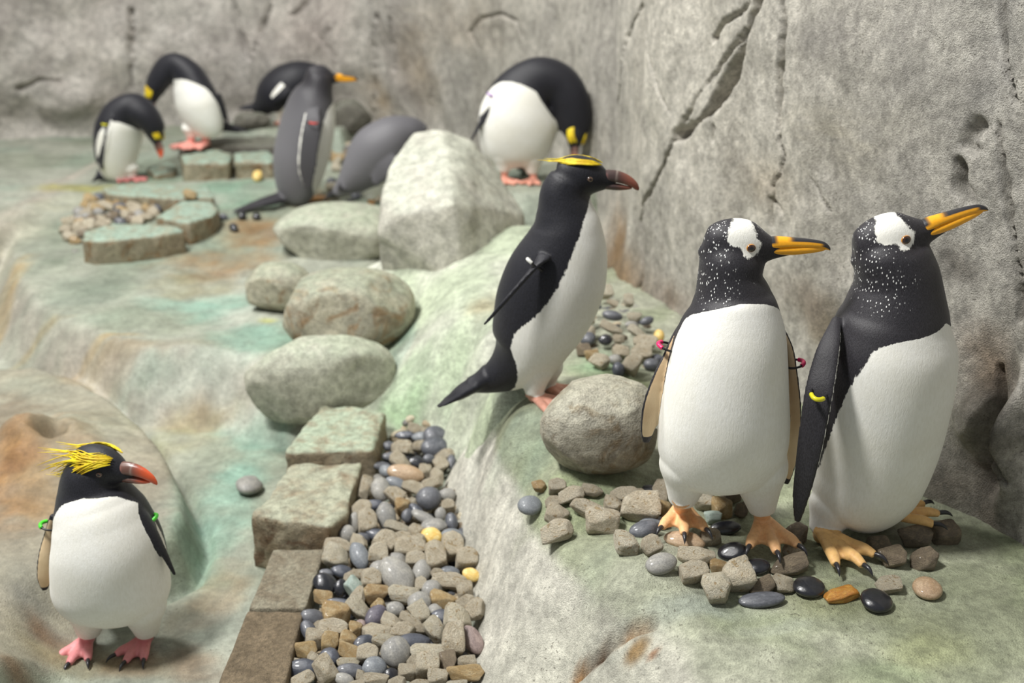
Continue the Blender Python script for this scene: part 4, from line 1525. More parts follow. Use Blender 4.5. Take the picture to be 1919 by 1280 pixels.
Cb.leg(Cb.W(168, 1110, .03), Cb.W(166, 1186, .02), .052, .025)
Cb.leg(Cb.W(262, 1110, .03), Cb.W(276, 1186, .02), .052, .025)
Cb.foot(c1_, (-.12, -1), .085, .95, Cb.W(166, 1186, .02))
Cb.foot(c2_, (-.25, -1), .085, .95, Cb.W(276, 1184, .02))
Cb.head(Cb.W(187, 874), (1, -.25, -.06))
Cb.crest(44, 1.3, 1.1, 4, 1.25, .023, .045, .85)
Cb.flipper([(102, 965, 0, 8), (94, 1000, .0, 11), (86, 1040, .015, 14), (83, 1080, .02, 14), (84, 1106, .02, 6)], None, (.35, -1, 0), edge=False)
Cb.flipper([(248, 925, -.02, 8), (264, 955, .02, 13), (280, 985, .035, 13), (298, 1018, .04, 10), (315, 1052, .04, 7), (328, 1078, .04, 3)], None, (-1, .3, 0), pale=False, edge=False)
Cb.band(Cb.W(94, 985, .0), (-.2, .1, -1), (.02, .016), 'green', (-1, 0, .6))
Cb.band(Cb.W(277, 975, .005), (.5, .1, -1), (.022, .016), 'green', (1, 0, .7))
Cb.tail(Cb.W(215, 1100, -.07), Cb.W(215, 1130, -.18), .035, .04, (1, 0, 0))
Cb.finish()

# ---------------------------------------------------------------- macaroni in profile on the ledge (D)
dp1 = hit(1000, 752)
D_ = Bird('macaroni penguin in profile leaning forward at the top of the ledge, flat yellow crest', 'macaroni', (dp1[0] + .02, dp1[1] + .03, dp1[2]), .0033)
VD = (1, -.12, -.15)
D_.trunk([(878, 722, .0, 14, .02, .02, -60), (915, 712, .0, 26, .035, 0, -30), (952, 692, 0, 44, .06, 0, 50), (983, 662, 0, 66, .082, 0, 104), (1001, 622, 0, 82, .095, 0, 114), (1020, 575, 0, 94, .10, 0, 96),
          (1042, 520, 0, 95, .10, 0, 86), (1057, 470, 0, 83, .092, 0, 80), (1062, 428, 0, 67, .08, 0, 66), (1059, 393, 0, 54, .064, 0, 38), (1057, 362, 0, 45, .053, 0, -20), (1068, 335, 0, 38, .046, 0, -80)], VD, side=True)
D_.leg(D_.W(1008, 670, .025), D_.W(1000, 740, .04), .042, .021)
D_.leg(D_.W(1024, 670, -.03), D_.W(1022, 724, -.05), .042, .021)
D_.foot((dp1[0], dp1[1], gz(dp1[0], dp1[1])), (.75, -.7), .1, .95, D_.W(1000, 736, .04))
q = D_.W(1022, 730, -.05)
D_.foot((q[0], q[1], gz(q[0], q[1])), (.85, -.5), .1, .95, D_.W(1022, 720, -.05))
D_.footcol = hexc('dba08c')
D_.head(D_.W(1089, 330), (1, -.12, -.08), (0, 0, 1), 1.0, tip='8a5040', horn='4a3a38')
D_.crest(26, .0, .2, 5, .95, .034, .045)
D_.flipper([(1022, 478, .085, 16), (1008, 494, .105, 14), (975, 532, .125, 8), (940, 572, .135, 6), (906, 610, .135, 2)], None, (.2, .35, 1), pale=False, edge=False)
D_.band(D_.W(1003, 497, .108), (-.65, -.1, -.75), (.024, .012), 'white', (-.6, -.3, .7))
D_.tail(D_.W(895, 716), D_.W(812, 766), .035, .022, (0, 1, 0), .008, 6)
D_.finish()

# ---------------------------------------------------------------- crouched macaroni behind the pale boulder (E)
ey = 4.6
eq = on_y(965, 338, ey)
E_ = Bird('macaroni penguin bowed double behind the pale angular boulder, white belly towards it, violet band', 'macaroni', (eq[0], ey, eq[2]), .0048)
E_.trunk([(968, 312, .0, 30, .05, .05, 150), (966, 294, .0, 58, .09, .08, 120), (967, 262, .01, 70, .115, .09, 100), (974, 222, .02, 76, .12, .095, 86), (990, 186, .02, 70, .11, .09, 58),
          (1015, 162, .02, 56, .09, .085, -30), (1045, 165, .03, 46, .075, .08, -60), (1066, 192, .05, 40, .06, .065, -80), (1076, 228, .06, 33, .05, .055, -80), (1078, 250, .06, 26, .045, .045, -80)],
         (-.12, -1, -.1))
E_.head(E_.W(1077, 252, .07), (.0, -.35, -1), (.55, -.9, .3), 1.0)
E_.crest(36, .3, .3, 6, 1.0, .01, .044, 1.8)
E_.leg(E_.W(945, 285, .03), E_.W(943, 322, .04), .055, .024)
E_.leg(E_.W(995, 285, .03), E_.W(998, 326, .04), .055, .024)
for (uu, vv, hd) in ((945, 318, (.5, -1)), (1000, 322, (-.2, -1))):
    q = E_.W(uu, vv, .04)
    E_.foot((q[0], q[1], eq[2]), hd, .1, .95, E_.W(uu, vv + 6, .04), claws=False)
E_.flipper([(934, 160, .03, 12), (920, 190, .05, 15), (902, 228, .06, 12), (882, 264, .06, 3)], None, (.9, .3, -.3), pale=False, edge=False)
E_.band(E_.W(924, 178, .05), (-.4, 0, -1), (.034, .02), 'violet', (-.5, -1, 0))
E_.tail(E_.W(975, 300, -.1), E_.W(985, 325, -.2), .035, .03, (1, 0, 0))
E_.finish()

# ---------------------------------------------------------------- grey-backed gentoo seen from behind (F)
fq = hit(565, 382)
F_ = Bird('grey-backed gentoo penguin standing tall with its back turned, red flipper band', 'gentoo', tuple(fq), .0048)
VF = (.8, .6, 0)
F_.trunk([(548, 380, 0, 20, .03, .03, 20, .8), (551, 366, 0, 40, .07, .07, 40, .8), (556, 335, 0, 52, .105, .10, 80, .85), (561, 300, 0, 57, .125, .115, 90, .85), (568, 265, 0, 59, .13, .115, 90, .8),
          (575, 232, 0, 58, .125, .11, 90, .7), (581, 205, 0, 53, .115, .10, 86, .55), (588, 183, 0, 44, .095, .09, 70, .35), (594, 165, 0, 33, .07, .07, 0, .1), (597, 148, 0, 27, .06, .06, -60, 0), (598, 138, 0, 22, .05, .05, -80, 0)], VF)
F_.head(F_.W(600, 142), (.95, .25, -.08), (0, 0, 1), 1.05, patch=False)
F_.flipper([(590, 195, .06, 10), (586, 212, .12, 15), (583, 240, .155, 19), (578, 280, .165, 20), (575, 318, .16, 18), (577, 354, .145, 8)], None, (.1, .9, 0), pale=False, grey=.3, edge=True, white_edge=.62, lead=1)
F_.band(F_.W(584, 228, .15), (-.1, 0, -1), (.046, .022), 'red', (.5, -1, 0))
for uu in (545, 580):
    q = F_.W(uu, 382)
    F_.foot((q[0], q[1] + .02, fq[2]), (.8, .6), .1, 1.0, F_.W(uu, 372), claws=False)
F_.tail(F_.W(535, 368, .02), hit(427, 405) + np.array([0, 0, .015]), .045, .05, (.35, .9, .2), .008, 7)
F_.finish()

# ---------------------------------------------------------------- gentoo behind it (G)
gy = 6.3
gq = on_y(530, 235, gy)
G_ = Bird('dark blue-black penguin half hidden behind the standing grey penguin, tail towards the back wall', 'macaroni', (gq[0], gy, gq[2]), .0055)
G_.trunk([(474, 204, 0, 8, .02, 0, -50), (490, 197, 0, 20, .06, 0, -20), (510, 182, 0, 36, .1, 0, 20), (535, 165, 0, 42, .11, 0, 40), (560, 152, 0, 38, .1, 0, 40), (585, 148, 0, 30, .07, 0, 0), (602, 152, 0, 22, .05, 0, -50)], (.3, -.3, -1), side=True)
G_.head(G_.W(596, 162), (.3, .6, -.8), (0, 0, 1), 1.0)
G_.tail(G_.W(482, 200), G_.W(440, 203), .03, .035, (0, 1, .2), .008, 5)
G_.flipper([(540, 160, .12, 14), (525, 175, .14, 14), (510, 188, .14, 8)], None, (.2, 1, 0), pale=False, white_edge=.1, lead=1)
for uu in (520, 545):
    q = G_.W(uu, 236)
    G_.leg(G_.W(uu, 200), G_.W(uu, 226), .055, .025)
    G_.foot((q[0], q[1], gq[2]), (.9, -.3), .1, 1.0, G_.W(uu, 225), claws=False)
G_.finish()

# ---------------------------------------------------------------- grey gentoo leaning behind the pale boulder (H)
hy = 4.75
hq = on_y(690, 392, hy)
hz0 = gz(hq[0], hy)
H_ = Bird('grey-backed gentoo penguin bent over behind the pale angular boulder, tail on the gravel', 'gentoo', (hq[0], hy, hz0), .0055)
H_.trunk([(628, 362, 0, 8, .03, 0, -60, .8), (648, 346, 0, 20, .06, 0, -60, .85), (678, 320, 0, 42, .1, 0, -20, .9), (710, 288, 0, 55, .12, 0, 0, .8), (742, 262, 0, 47, .11, 0, 0, .7), (770, 252, 0, 33, .08, 0, -40, .5), (790, 262, 0, 25, .06, 0, -60, .2)],
         (.7, .3, -1), side=True)
H_.head(H_.W(806, 275), (.7, .2, -.7), (.5, 0, .6), 1.0)
H_.tail(H_.W(640, 352), hit(600, 386) + np.array([0, 0, .015]), .035, .035, (.2, 1, 0), .008, 6)
H_.flipper([(735, 290, .11, 16), (720, 315, .12, 18), (700, 345, .11, 8)], None, (.2, 1, 0), pale=False, edge=False, grey=.6)
for uu in (695, 725):
    q = H_.W(uu, 385)
    H_.leg(H_.W(uu, 330), H_.W(uu, 372), .06, .026)
    H_.foot((q[0], q[1] + .03, hz0), (.8, .3), .1, 1.0, H_.W(uu, 370), claws=False)
H_.finish()

# ---------------------------------------------------------------- macaroni bowing on the far slab (I)
iy = on_z(375, 272, .12)[1]
iq = on_y(370, 275, iy)
I_ = Bird('macaroni penguin on the far dark slab arching its neck down, bright pink feet showing', 'macaroni', (iq[0], iy, iq[2]), .0052)
I_.footcol = hexc('eba094')
I_.trunk([(400, 250, -.03, 16, .035, .035, 150), (395, 242, -.02, 34, .06, .06, 135), (386, 228, 0, 45, .1, .09, 122), (374, 198, 0, 52, .115, .1, 112), (364, 170, 0, 48, .105, .095, 92), (352, 145, 0, 38, .085, .085, 40), (332, 128, 0, 29, .07, .07, -30),
          (312, 132, 0, 26, .06, .06, -60), (297, 152, 0, 24, .055, .055, -80), (289, 168, 0, 21, .048, .05, -80)], (-.75, -.65, -.1))
I_.head(I_.W(288, 172), (-.25, -.3, -1), (-1, -.25, .25), 1.0)
I_.crest(40, .5, .4, 8, 1.1, .005, .044, 2.0)
for uu, vv, hd in ((358, 266, (-.6, -1)), (386, 262, (-.6, -1))):
    q = I_.W(uu, vv, .02)
    I_.leg(I_.W(uu, 235, .02), I_.W(uu, vv - 10, .02), .05, .024)
    I_.foot((q[0], q[1], iq[2]), hd, .13, 1.3, I_.W(uu, vv - 8, .02), claws=False)
I_.flipper([(410, 175, .03, 12), (420, 205, .03, 13), (428, 235, .02, 5)], None, (-1, 0, 0), pale=False, edge=False)
I_.tail(I_.W(425, 238, -.04), I_.W(470, 248, -.08), .04, .03, (.3, .9, 0), .008, 5)
I_.finish()

# ---------------------------------------------------------------- macaroni preening beside the pebble nest (J)
jq = hit(228, 340)
J_ = Bird('small macaroni penguin folded over beside the pebble nest, yellow-tagged dark flipper', 'macaroni', tuple(jq), .0052)
J_.footcol = hexc('c77a78')
J_.trunk([(215, 338, 0, 14, .04, .04, 150), (216, 326, 0, 27, .07, .06, 120), (217, 300, 0, 40, .09, .08, 96), (219, 268, 0, 47, .105, .09, 90), (224, 240, 0, 49, .105, .095, 76), (234, 217, 0, 42, .095, .09, 40),
          (252, 207, .01, 33, .08, .08, -30), (272, 216, .02, 27, .065, .065, -60), (286, 235, .02, 23, .055, .055, -80), (290, 248, .02, 20, .045, .045, -80)], (.85, -.5, -.1))
J_.head(J_.W(289, 250, .02), (.35, -.25, -1), (1, -.1, .4), .95)
J_.crest(36, .5, .4, 9, 1.0, .01, .044, 1.8)
J_.flipper([(205, 215, .09, 12), (196, 245, .11, 14), (191, 280, .11, 13), (190, 318, .1, 5)], None, (.6, .8, 0), pale=False, white_edge=.7, lead=-1)
J_.band(J_.W(201, 232, .1), (-.1, 0, -1), (.034, .018), 'yellow', (-.2, -1, .2))
for uu, hd in ((222, (.7, -.6)), (245, (1, -.4))):
    q = J_.W(uu, 340)
    J_.leg(J_.W(uu - 3, 310), J_.W(uu, 330), .045, .024)
    J_.foot((q[0], q[1], jq[2]), hd, .1, 1.0, J_.W(uu, 328), claws=False)
J_.tail(J_.W(198, 320, 0), hit(174, 350) + np.array([0, 0, .015]), .035, .03, (.3, .9, 0), .008, 5)
J_.finish()
# ================================================================== pebbles
def pebble_mesh(seed, angular):
    rs = np.random.RandomState(seed)
    if angular:
        bm = bmesh.new()
        bmesh.ops.create_icosphere(bm, subdivisions=4, radius=1)
        Dn = np.array([v.co for v in bm.verts])
        Fc = [[v.index for v in f.verts] for f in bm.faces]
        bm.free()
        Dn /= np.linalg.norm(Dn, axis=1)[:, None]
        pl = rs.normal(size=(rs.randint(9, 13), 3))
        pl /= np.linalg.norm(pl, axis=1)[:, None]
        pl = np.concatenate([pl, np.eye(3), -np.eye(3)]) + rs.normal(size=(len(pl) + 6, 3)) * .12
        pl /= np.linalg.norm(pl, axis=1)[:, None]
        hh = rs.uniform(.72, 1.0, len(pl))
        dt = Dn @ pl.T
        rad = np.where(dt > 1e-3, hh[None] / np.maximum(dt, 1e-3), 9)
        P = Dn * rad.min(1)[:, None]
        P = relax(P, Fc, 1, .25)
        o = rs.rand(3) * 20
        P = P * (1 + .05 * fbm(P[:, 0] * 2.2 + o[0], P[:, 1] * 2.2 + o[1], P[:, 2] * 2.2 + o[2], 3) + .02 * fbm(P[:, 0] * 9 + o[0], P[:, 1] * 9, P[:, 2] * 9, 2))[:, None]
    else:
        P, Fc = rock_verts((1, 1, 1), seed, 2, .8, .95, 3, .10, 1.0, .0)
    P = P - (P.max(0) + P.min(0)) / 2
    P = P / ((P.max(0) - P.min(0)) / 2)
    me = bpy.data.meshes.new('stone')
    me.from_pydata([tuple(map(float, p)) for p in P], [], Fc)
    me.update()
    me.polygons.foreach_set('use_smooth', [True] * len(me.polygons))
    return me


def pebble_material(name, cols, rough, coat, speck=None, bump=.5, vein=None):
    m, nt, b = new_mat(name)
    N = NB(nt)
    oi = N.n('ShaderNodeObjectInfo')
    co = N.n('ShaderNodeTexCoord').outputs['Object']
    ad = N.n('ShaderNodeVectorMath', operation='ADD')
    nt.links.new(co, ad.inputs[0])
    cx = N.n('ShaderNodeCombineXYZ')
    sc = N.math('MULTIPLY', oi.outputs['Random'], 40.0)
    for i in range(3):
        nt.links.new(sc, cx.inputs[i])
    nt.links.new(cx.outputs[0], ad.inputs[1])
    v = ad.outputs[0]
    n1 = N.noise(v, 1.6, 5, .65, .5)
    n2 = N.noise(v, 9, 4, .65)
    n3 = N.noise(v, 26, 3, .6)
    c = N.mix(oi.outputs['Random'], cols[0], cols[1])
    c = N.mix(N.ramp(n1, .42, .66, 0, .85), c, cols[2])
    if vein:
        c = N.mix(N.ramp(N.noise(v, 1.3, 2, .5, 2.5), .62, .66, 0, .8), c, vein)
    if speck:
        c = N.mix(N.ramp(n3, .6, .72, 0, .7), c, speck)
    f = N.ramp(n2, .3, .7, .78, 1.15)
    vm = N.n('ShaderNodeVectorMath', operation='SCALE')
    nt.links.new(c, vm.inputs[0])
    nt.links.new(f, vm.inputs['Scale'])
    nt.links.new(vm.outputs[0], b.inputs['Base Color'])
    b.inputs['Roughness'].default_value = rough
    b.inputs['Coat Weight'].default_value = coat
    b.inputs['Coat Roughness'].default_value = .12
    h = N.math('ADD', n2, N.math('MULTIPLY', n3, .5))
    nt.links.new(N.bump(h, bump, .006), b.inputs['Normal'])
    return m


PM = {  # key: (angular, material, words)
    't': (True, pebble_material('tan_gravel', (hexc('d0c4ac'), hexc('bbae96'), hexc('d8cfba')), .75, .0, hexc('7d6c52'), 1.0, hexc('a88f66')), 'angular tan stone'),
    'p': (True, pebble_material('pale_gravel', (hexc('cfc6b0'), hexc('bfb59c'), hexc('d8d1be')), .75, .0, hexc('9a8a6c'), 1.0, hexc('a98d62')), 'pale cream angular stone'),
    'o': (True, pebble_material('ochre_gravel', (hexc('a98f62'), hexc('9c8058'), hexc('b9a682')), .6, .1, hexc('6d5632'), .7), 'ochre-stained angular stone'),
    'b': (True, pebble_material('brown_gravel', (hexc('7f705c'), hexc('6c6152'), hexc('90826c')), .55, .2, hexc('4d4336'), .7), 'brown angular stone'),
    'g': (False, pebble_material('grey_pebble', (hexc('8f8d88'), hexc('7c7b78'), hexc('a09d95')), .5, .1, hexc('62605c'), .25), 'smooth grey pebble'),
    'd': (False, pebble_material('dark_pebble', (hexc('56575c'), hexc('474a52'), hexc('686a70')), .4, .2, None, .2), 'smooth dark slate pebble'),
    'k': (False, pebble_material('black_pebble', (hexc('222329'), hexc('2c2d33'), hexc('1a1b20')), .22, .6, None, .15), 'glossy black pebble'),
    'u': (False, pebble_material('blue_pebble', (hexc('74787c'), hexc('686d74'), hexc('85898c')), .45, .15, None, .2), 'smooth blue-grey pebble'),
    'n': (False, pebble_material('navy_pebble', (hexc('454852'), hexc('3a3e48'), hexc('545862')), .35, .3, None, .2), 'smooth dark blue pebble'),
    'm': (False, pebble_material('mauve_pebble', (hexc('92807c'), hexc('857470'), hexc('a08e88')), .55, .05, hexc('6a5a58'), .25), 'smooth mauve pebble'),
    'v': (False, pebble_material('violet_pebble', (hexc('55505c'), hexc('4c4854'), hexc('66606a')), .5, .1, None, .2), 'dark violet pebble'),
    'y': (False, pebble_material('yellow_pebble', (hexc('e2bf6a'), hexc('dbb45c'), hexc('ecd596')), .5, .1, None, .2), 'smooth yellow pebble'),
    'r': (True, pebble_material('orange_stone', (hexc('c98a2c'), hexc('b9782a'), hexc('d9a650')), .3, .5, hexc('7a4a18'), .5), 'wet orange stone'),
    'e': (True, pebble_material('green_stone', (hexc('97a69c'), hexc('8d9c94'), hexc('a8b3aa')), .6, .1, None, .4), 'greenish angular stone'),
    's': (False, pebble_material('sandy_pebble', (hexc('b59a7c'), hexc('a88c6e'), hexc('c2aa8e')), .4, .3, hexc('8a7058'), .3), 'smooth sandy brown pebble'),
}
MESHES = {}
for key, (ang, mat, w) in PM.items():
    MESHES[key] = []
    for i in range(7 if key == 't' else 4):
        me = pebble_mesh(100 + 13 * i + ord(key) * 3, ang)
        me.name = 'stone_' + str(i)
        me.materials.append(mat)
        MESHES[key].append(me)

UPI = np.array([0, SP, CP])  # picture-up in the place
prng = np.random.RandomState(5)
N_PEB = [0]
REC = []


def pebble(u, v, rx, ry, ang, key, label, group, fn=None, flat=.5, thick=.72, lift=.35):
    """one stone whose middle shows at (u, v)"""
    q = hit(u, v, fn)
    s = scale_at(q)
    a, b = rx / s, ry / s
    view = EYE - q
    view /= np.linalg.norm(view)
    nrm = np.array([0, 0, 1.0]) * flat + view * (1 - flat) + prng.normal(size=3) * .08
    nrm /= np.linalg.norm(nrm)
    c = thick * min(a, b) / max(.5, 1)
    # foreshortening of the second axis
    cosv = max(.45, abs(nrm @ view))
    r = math.radians(ang)
    xdir = np.array([math.cos(r), -math.sin(r) * UPI[1], -math.sin(r) * UPI[2]])
    xdir = xdir - (xdir @ nrm) * nrm
    xdir /= np.linalg.norm(xdir)
    ydir = np.cross(nrm, xdir)
    # part of a flat stone's picture height comes from its thickness
    bb = max(b / cosv * (1 if flat < .6 else .86), .6 * b)
    fsh = abs(xdir @ np.array([1.0, 0, 0]))
    M = Matrix([[xdir[0] * a, ydir[0] * bb, nrm[0] * c, 0], [xdir[1] * a, ydir[1] * bb, nrm[1] * c, 0], [xdir[2] * a, ydir[2] * bb, nrm[2] * c, 0], [0, 0, 0, 1]])
    me = MESHES[key][prng.randint(len(MESHES[key]))]
    o = bpy.data.objects.new('smooth_pebble' if not PM[key][0] else 'gravel_stone', me)
    COL.objects.link(o)
    # height of the body over its middle
    half = math.sqrt((xdir[2] * a) ** 2 + (ydir[2] * bb) ** 2 + (nrm[2] * c) ** 2)
    hgt = half * lift * 2
    p = q + np.array([0, 0, 1.0]) * hgt
    # slide back along the ground so that the middle still shows at (u, v)
    rr = ray(u, v)
    t = (p[2] - CAM_Z) / rr[2]
    p = EYE + rr * t
    g = (fn or ground_z)(p[0], p[1])
    p[2] = float(np.atleast_1d(g)[0]) + hgt
    M = Matrix.Translation(Vector(p)) @ M
    o.matrix_world = M
    REC.append(dict(o=o, p=np.array(p), A=np.array(M.to_3x3()), fn=fn or ground_z, ang=PM[key][0]))
    tag(o, label, 'stone' if PM[key][0] else 'pebble', group)
    N_PEB[0] += 1
    return o


# ---- gravel channel
def bed_z(x, y):
    x, y = np.atleast_1d(x).astype(float), np.atleast_1d(y).astype(float)
    g = np.interp(y, [1.2, 1.7, 2.3, 2.9], [-.285, -.275, -.245, -.21])
    lz = np.where(inb(ledgeF, x, y), ledgeF(x, y), -1)
    oz = np.where(inb(outF, x, y), outF(x, y), -1)
    return np.maximum(np.maximum(g, lz), oz)


frs = np.random.RandomState(21)


def fill(name, poly, count, size, zf, keys, label, seed, layers=1, zoff=0.0):
    """small stones below and between, joined"""
    rs = np.random.RandomState(seed)
    pts = np.array(poly)
    lo, hi = pts.min(0), pts.max(0)
    V, Fc, mi = [], [], []
    lib = []
    for k in range(6):
        P, f = rock_verts((1, 1, 1), 300 + k + seed, 9, .55, .85, 2, .06, 1.5, .0)
        lib.append((P, f))
    n_, tries = 0, 0
    while n_ < count and tries < count * 20:
        tries += 1
        x, y = rs.uniform(lo, hi)
        if sdf_poly(np.array([x]), np.array([y]), pts)[0] > -size * .3:
            continue
        if zf is bed_z and float(np.atleast_1d(zf(x, y))[0]) > float(np.interp(y, [1.2, 1.7, 2.3, 2.9], [-.285, -.275, -.245, -.21])) + .03:
            continue
        if any(sdf_poly(np.array([x]), np.array([y]), fp)[0] < size * 1.3 for fp, _ in FOOTPRINTS):
            continue
        P, f = lib[rs.randint(6)]
        s = size * rs.uniform(.7, 1.25) * np.array([1.1, .9, .65])
        P = rot_to(P * s, rs.rand() * 6.3, rs.normal() * .3, rs.normal() * .3)
        z = float(np.atleast_1d(zf(x, y))[0]) + size * rs.uniform(-.1, .45) + zoff
        o = len(V)
        V.extend(P + np.array([x, y, z]))
        Fc.extend([[i + o for i in q] for q in f])
        mi.extend([rs.randint(len(keys))] * len(f))
        n_ += 1
    ob = mesh_obj(name, V, Fc)
    for k in keys:
        ob.data.materials.append(FILLM[k])
    ob.data.polygons.foreach_set('material_index', mi)
    ob['kind'] = 'stuff'
    ob['label'] = label
    ob['category'] = 'gravel'
    return ob


FILLM = {k: stone_material('fill_' + k, hexc(a), hexc(b), None, 0, r, .5, 3) for k, a, b, r in (('t', 'b5a78e', '9c8d74', .75), ('p', 'c6bda6', 'b0a58c', .75), ('d', '5a5c62', '46484f', .45), ('g', '908d86', '7a7874', .55), ('b', '7f705c', '655a4a', .6))}
fill('gravel_bed', CHAN, 420, .02, bed_z, 'ttpdgb', 'bed of small mixed gravel under the stones of the channel', 3, zoff=-.02)

R1 = [(1150, 150, 100, 85, 10, 'd'), (880, 175, 75, 50, 10, 't'), (990, 215, 70, 40, 0, 't'), (780, 270, 90, 35, 0, 'n'), (960, 280, 100, 45, 0, 'u'), (1170, 300, 90, 50, -20, 't'), (1100, 390, 120, 85, -10, 'd'),
      (760, 380, 90, 60, 0, 't'), (900, 380, 60, 50, 0, 't'), (660, 465, 85, 40, -5, 'd'), (630, 370, 50, 40, 0, 'd'), (1010, 490, 55, 45, 0, 'd'), (760, 510, 100, 60, 40, 't'), (870, 520, 80, 45, 10, 'k'),
      (560, 555, 80, 35, 0, 'd'), (615, 600, 70, 50, 30, 'u'), (1120, 530, 70, 55, 60, 't'), (970, 610, 55, 60, 0, 't'), (790, 630, 165, 75, 12, 's'), (1070, 660, 60, 80, 0, 't'), (1290, 260, 40, 60, 0, 'd'),
      (730, 720, 105, 50, 25, 'u'), (850, 740, 105, 52, 25, 't'), (1010, 730, 75, 50, -20, 't'), (520, 770, 85, 105, -12, 'g'), (400, 770, 50, 105, 10, 't'), (1170, 820, 78, 58, 0, 'g'), (1000, 860, 110, 98, 0, 'd'),
      (700, 830, 100, 65, 45, 't'), (500, 910, 95, 45, 0, 'n'), (760, 930, 68, 62, 0, 'o'), (860, 885, 42, 42, 0, 't'), (370, 980, 85, 85, 0, 't'), (620, 1030, 85, 128, -15, 'g'), (810, 1010, 50, 62, 0, 'd'),
      (900, 990, 105, 45, 50, 'n'), (440, 1090, 85, 112, -8, 't'), (285, 1080, 52, 92, 0, 'g'), (180, 1060, 52, 52, 0, 'd'), (190, 1170, 75, 78, 0, 'g'), (970, 1040, 135, 45, 32, 'g'), (1040, 1095, 115, 60, -5, 'g'),
      (1110, 1000, 50, 62, 0, 'g'), (1210, 1070, 55, 78, -15, 'd'), (1180, 930, 62, 50, 0, 't'), (710, 1120, 128, 42, 12, 'p'), (570, 1220, 132, 52, 20, 'n'), (990, 1210, 95, 72, 30, 'y'),
      (1180, 1200, 100, 62, 5, 'u'), (730, 1230, 112, 62, 0, 't'), (870, 1190, 72, 72, 0, 't'), (430, 1240, 72, 52, 0, 'd')]
R2 = [(600, 110, 115, 62, 10, 't'), (745, 80, 72, 62, 0, 't'), (600, 220, 112, 92, 10, 'p'), (830, 190, 125, 68, 72, 'u'), (750, 180, 42, 62, 0, 't'), (660, 320, 92, 50, 15, 'n'), (520, 330, 72, 32, 0, 'd'), (500, 440, 105, 80, 45, 'k'),
      (610, 440, 52, 72, 0, 'k'), (960, 160, 82, 92, 0, 't'), (1080, 90, 95, 85, 40, 't'), (1200, 130, 132, 82, 0, 't'), (1260, 40, 72, 62, 0, 't'), (1110, 220, 85, 62, 0, 'g'), (1440, 200, 88, 118, -8, 't'), (1590, 160, 92, 112, 0, 't'),
      (1720, 210, 92, 82, 0, 't'), (1290, 220, 85, 62, 0, 't'), (980, 310, 98, 78, 20, 'g'), (770, 350, 102, 46, 0, 't'), (1140, 390, 185, 112, 58, 'g'), (1335, 330, 78, 98, 8, 'g'), (1550, 330, 82, 46, 10, 'u'), (1480, 340, 65, 50, 45, 't'),
      (1750, 350, 75, 52, 30, 'y'), (1590, 420, 150, 72, 20, 't'), (1400, 480, 85, 80, 20, 'g'), (1680, 480, 68, 78, -15, 't'), (930, 400, 82, 82, 0, 't'), (680, 430, 46, 62, 0, 't'), (730, 470, 95, 62, 55, 'e'), (530, 560, 85, 60, 20, 'o'),
      (600, 590, 125, 46, 10, 'n'), (830, 520, 62, 98, 0, 't'), (920, 530, 105, 70, -15, 'o'), (1190, 530, 125, 76, 15, 'p'), (1290, 450, 52, 62, 0, 't'), (1290, 560, 98, 86, 0, 'g'), (1540, 580, 115, 60, 22, 'o'), (1640, 600, 82, 62, 0, 't'),
      (1780, 640, 85, 92, 0, 't'), (640, 690, 118, 92, 0, 'o'), (780, 690, 125, 65, 38, 'p'), (960, 640, 62, 62, 0, 'o'), (910, 700, 108, 72, -58, 'v'), (1090, 640, 78, 56, 0, 'g'), (400, 720, 105, 68, 20, 'd'), (310, 850, 105, 55, 65, 'd'),
      (1320, 700, 105, 68, 62, 'p'), (1080, 740, 85, 64, 20, 't'), (1190, 740, 95, 48, 32, 't'), (1430, 650, 62, 52, 0, 'g'), (1470, 720, 95, 60, 0, 'n'), (1640, 710, 115, 98, 0, 'p'), (590, 820, 125, 76, 0, 't'), (440, 810, 52, 52, 0, 't'),
      (810, 780, 46, 46, 0, 'm'), (750, 830, 58, 62, 0, 'o'), (950, 850, 135, 70, 0, 't'), (1160, 830, 90, 72, 35, 't'), (1440, 830, 112, 75, 45, 'p'), (1290, 830, 72, 42, 0, 't'), (430, 930, 78, 72, 0, 't'), (565, 930, 68, 92, 0, 'o'),
      (810, 920, 90, 66, -40, 'n'), (680, 950, 75, 66, 32, 'o'), (990, 930, 105, 55, 0, 'p'), (1250, 930, 145, 70, -5, 'n'), (1600, 910, 92, 142, 0, 't'), (1760, 910, 130, 72, 65, 'm'), (260, 1030, 92, 72, 0, 'o'), (370, 1040, 52, 72, 0, 't'),
      (480, 1050, 85, 76, 0, 'n'), (700, 1010, 95, 66, 32, 'o'), (860, 1040, 92, 72, 0, 't'), (940, 1130, 100, 82, 0, 'u'), (1070, 1060, 124, 126, 0, 'g'), (1550, 1090, 72, 82, 0, 'b'), (1240, 1100, 52, 62, 0, 't'), (1370, 1030, 155, 80, 8, 'p'),
      (1690, 1100, 82, 52, 0, 't'), (320, 1180, 132, 80, -5, 'n'), (220, 1120, 52, 42, 0, 't'), (140, 1200, 110, 62, -45, 't'), (510, 1180, 115, 82, 60, 't'), (700, 1090, 95, 50, 10, 'p'), (730, 1170, 115, 60, 0, 'd'), (640, 1240, 85, 50, 20, 'g'),
      (920, 1250, 105, 50, 0, 't'), (1050, 1210, 62, 52, 0, 'k'), (1370, 1170, 102, 92, 0, 't'), (1220, 1200, 75, 62, 0, 't'), (1500, 1210, 85, 72, 0, 't'), (1690, 1210, 155, 66, -5, 'o'), (1130, 1250, 75, 50, 0, 't'), (870, 1190, 42, 52, 0, 't'),
      (1600, 1290, 90, 50, 0, 'p'), (1330, 1290, 90, 50, 0, 't'), (780, 1280, 80, 40, 0, 't')]
CH = 'stones in the gravel channel'
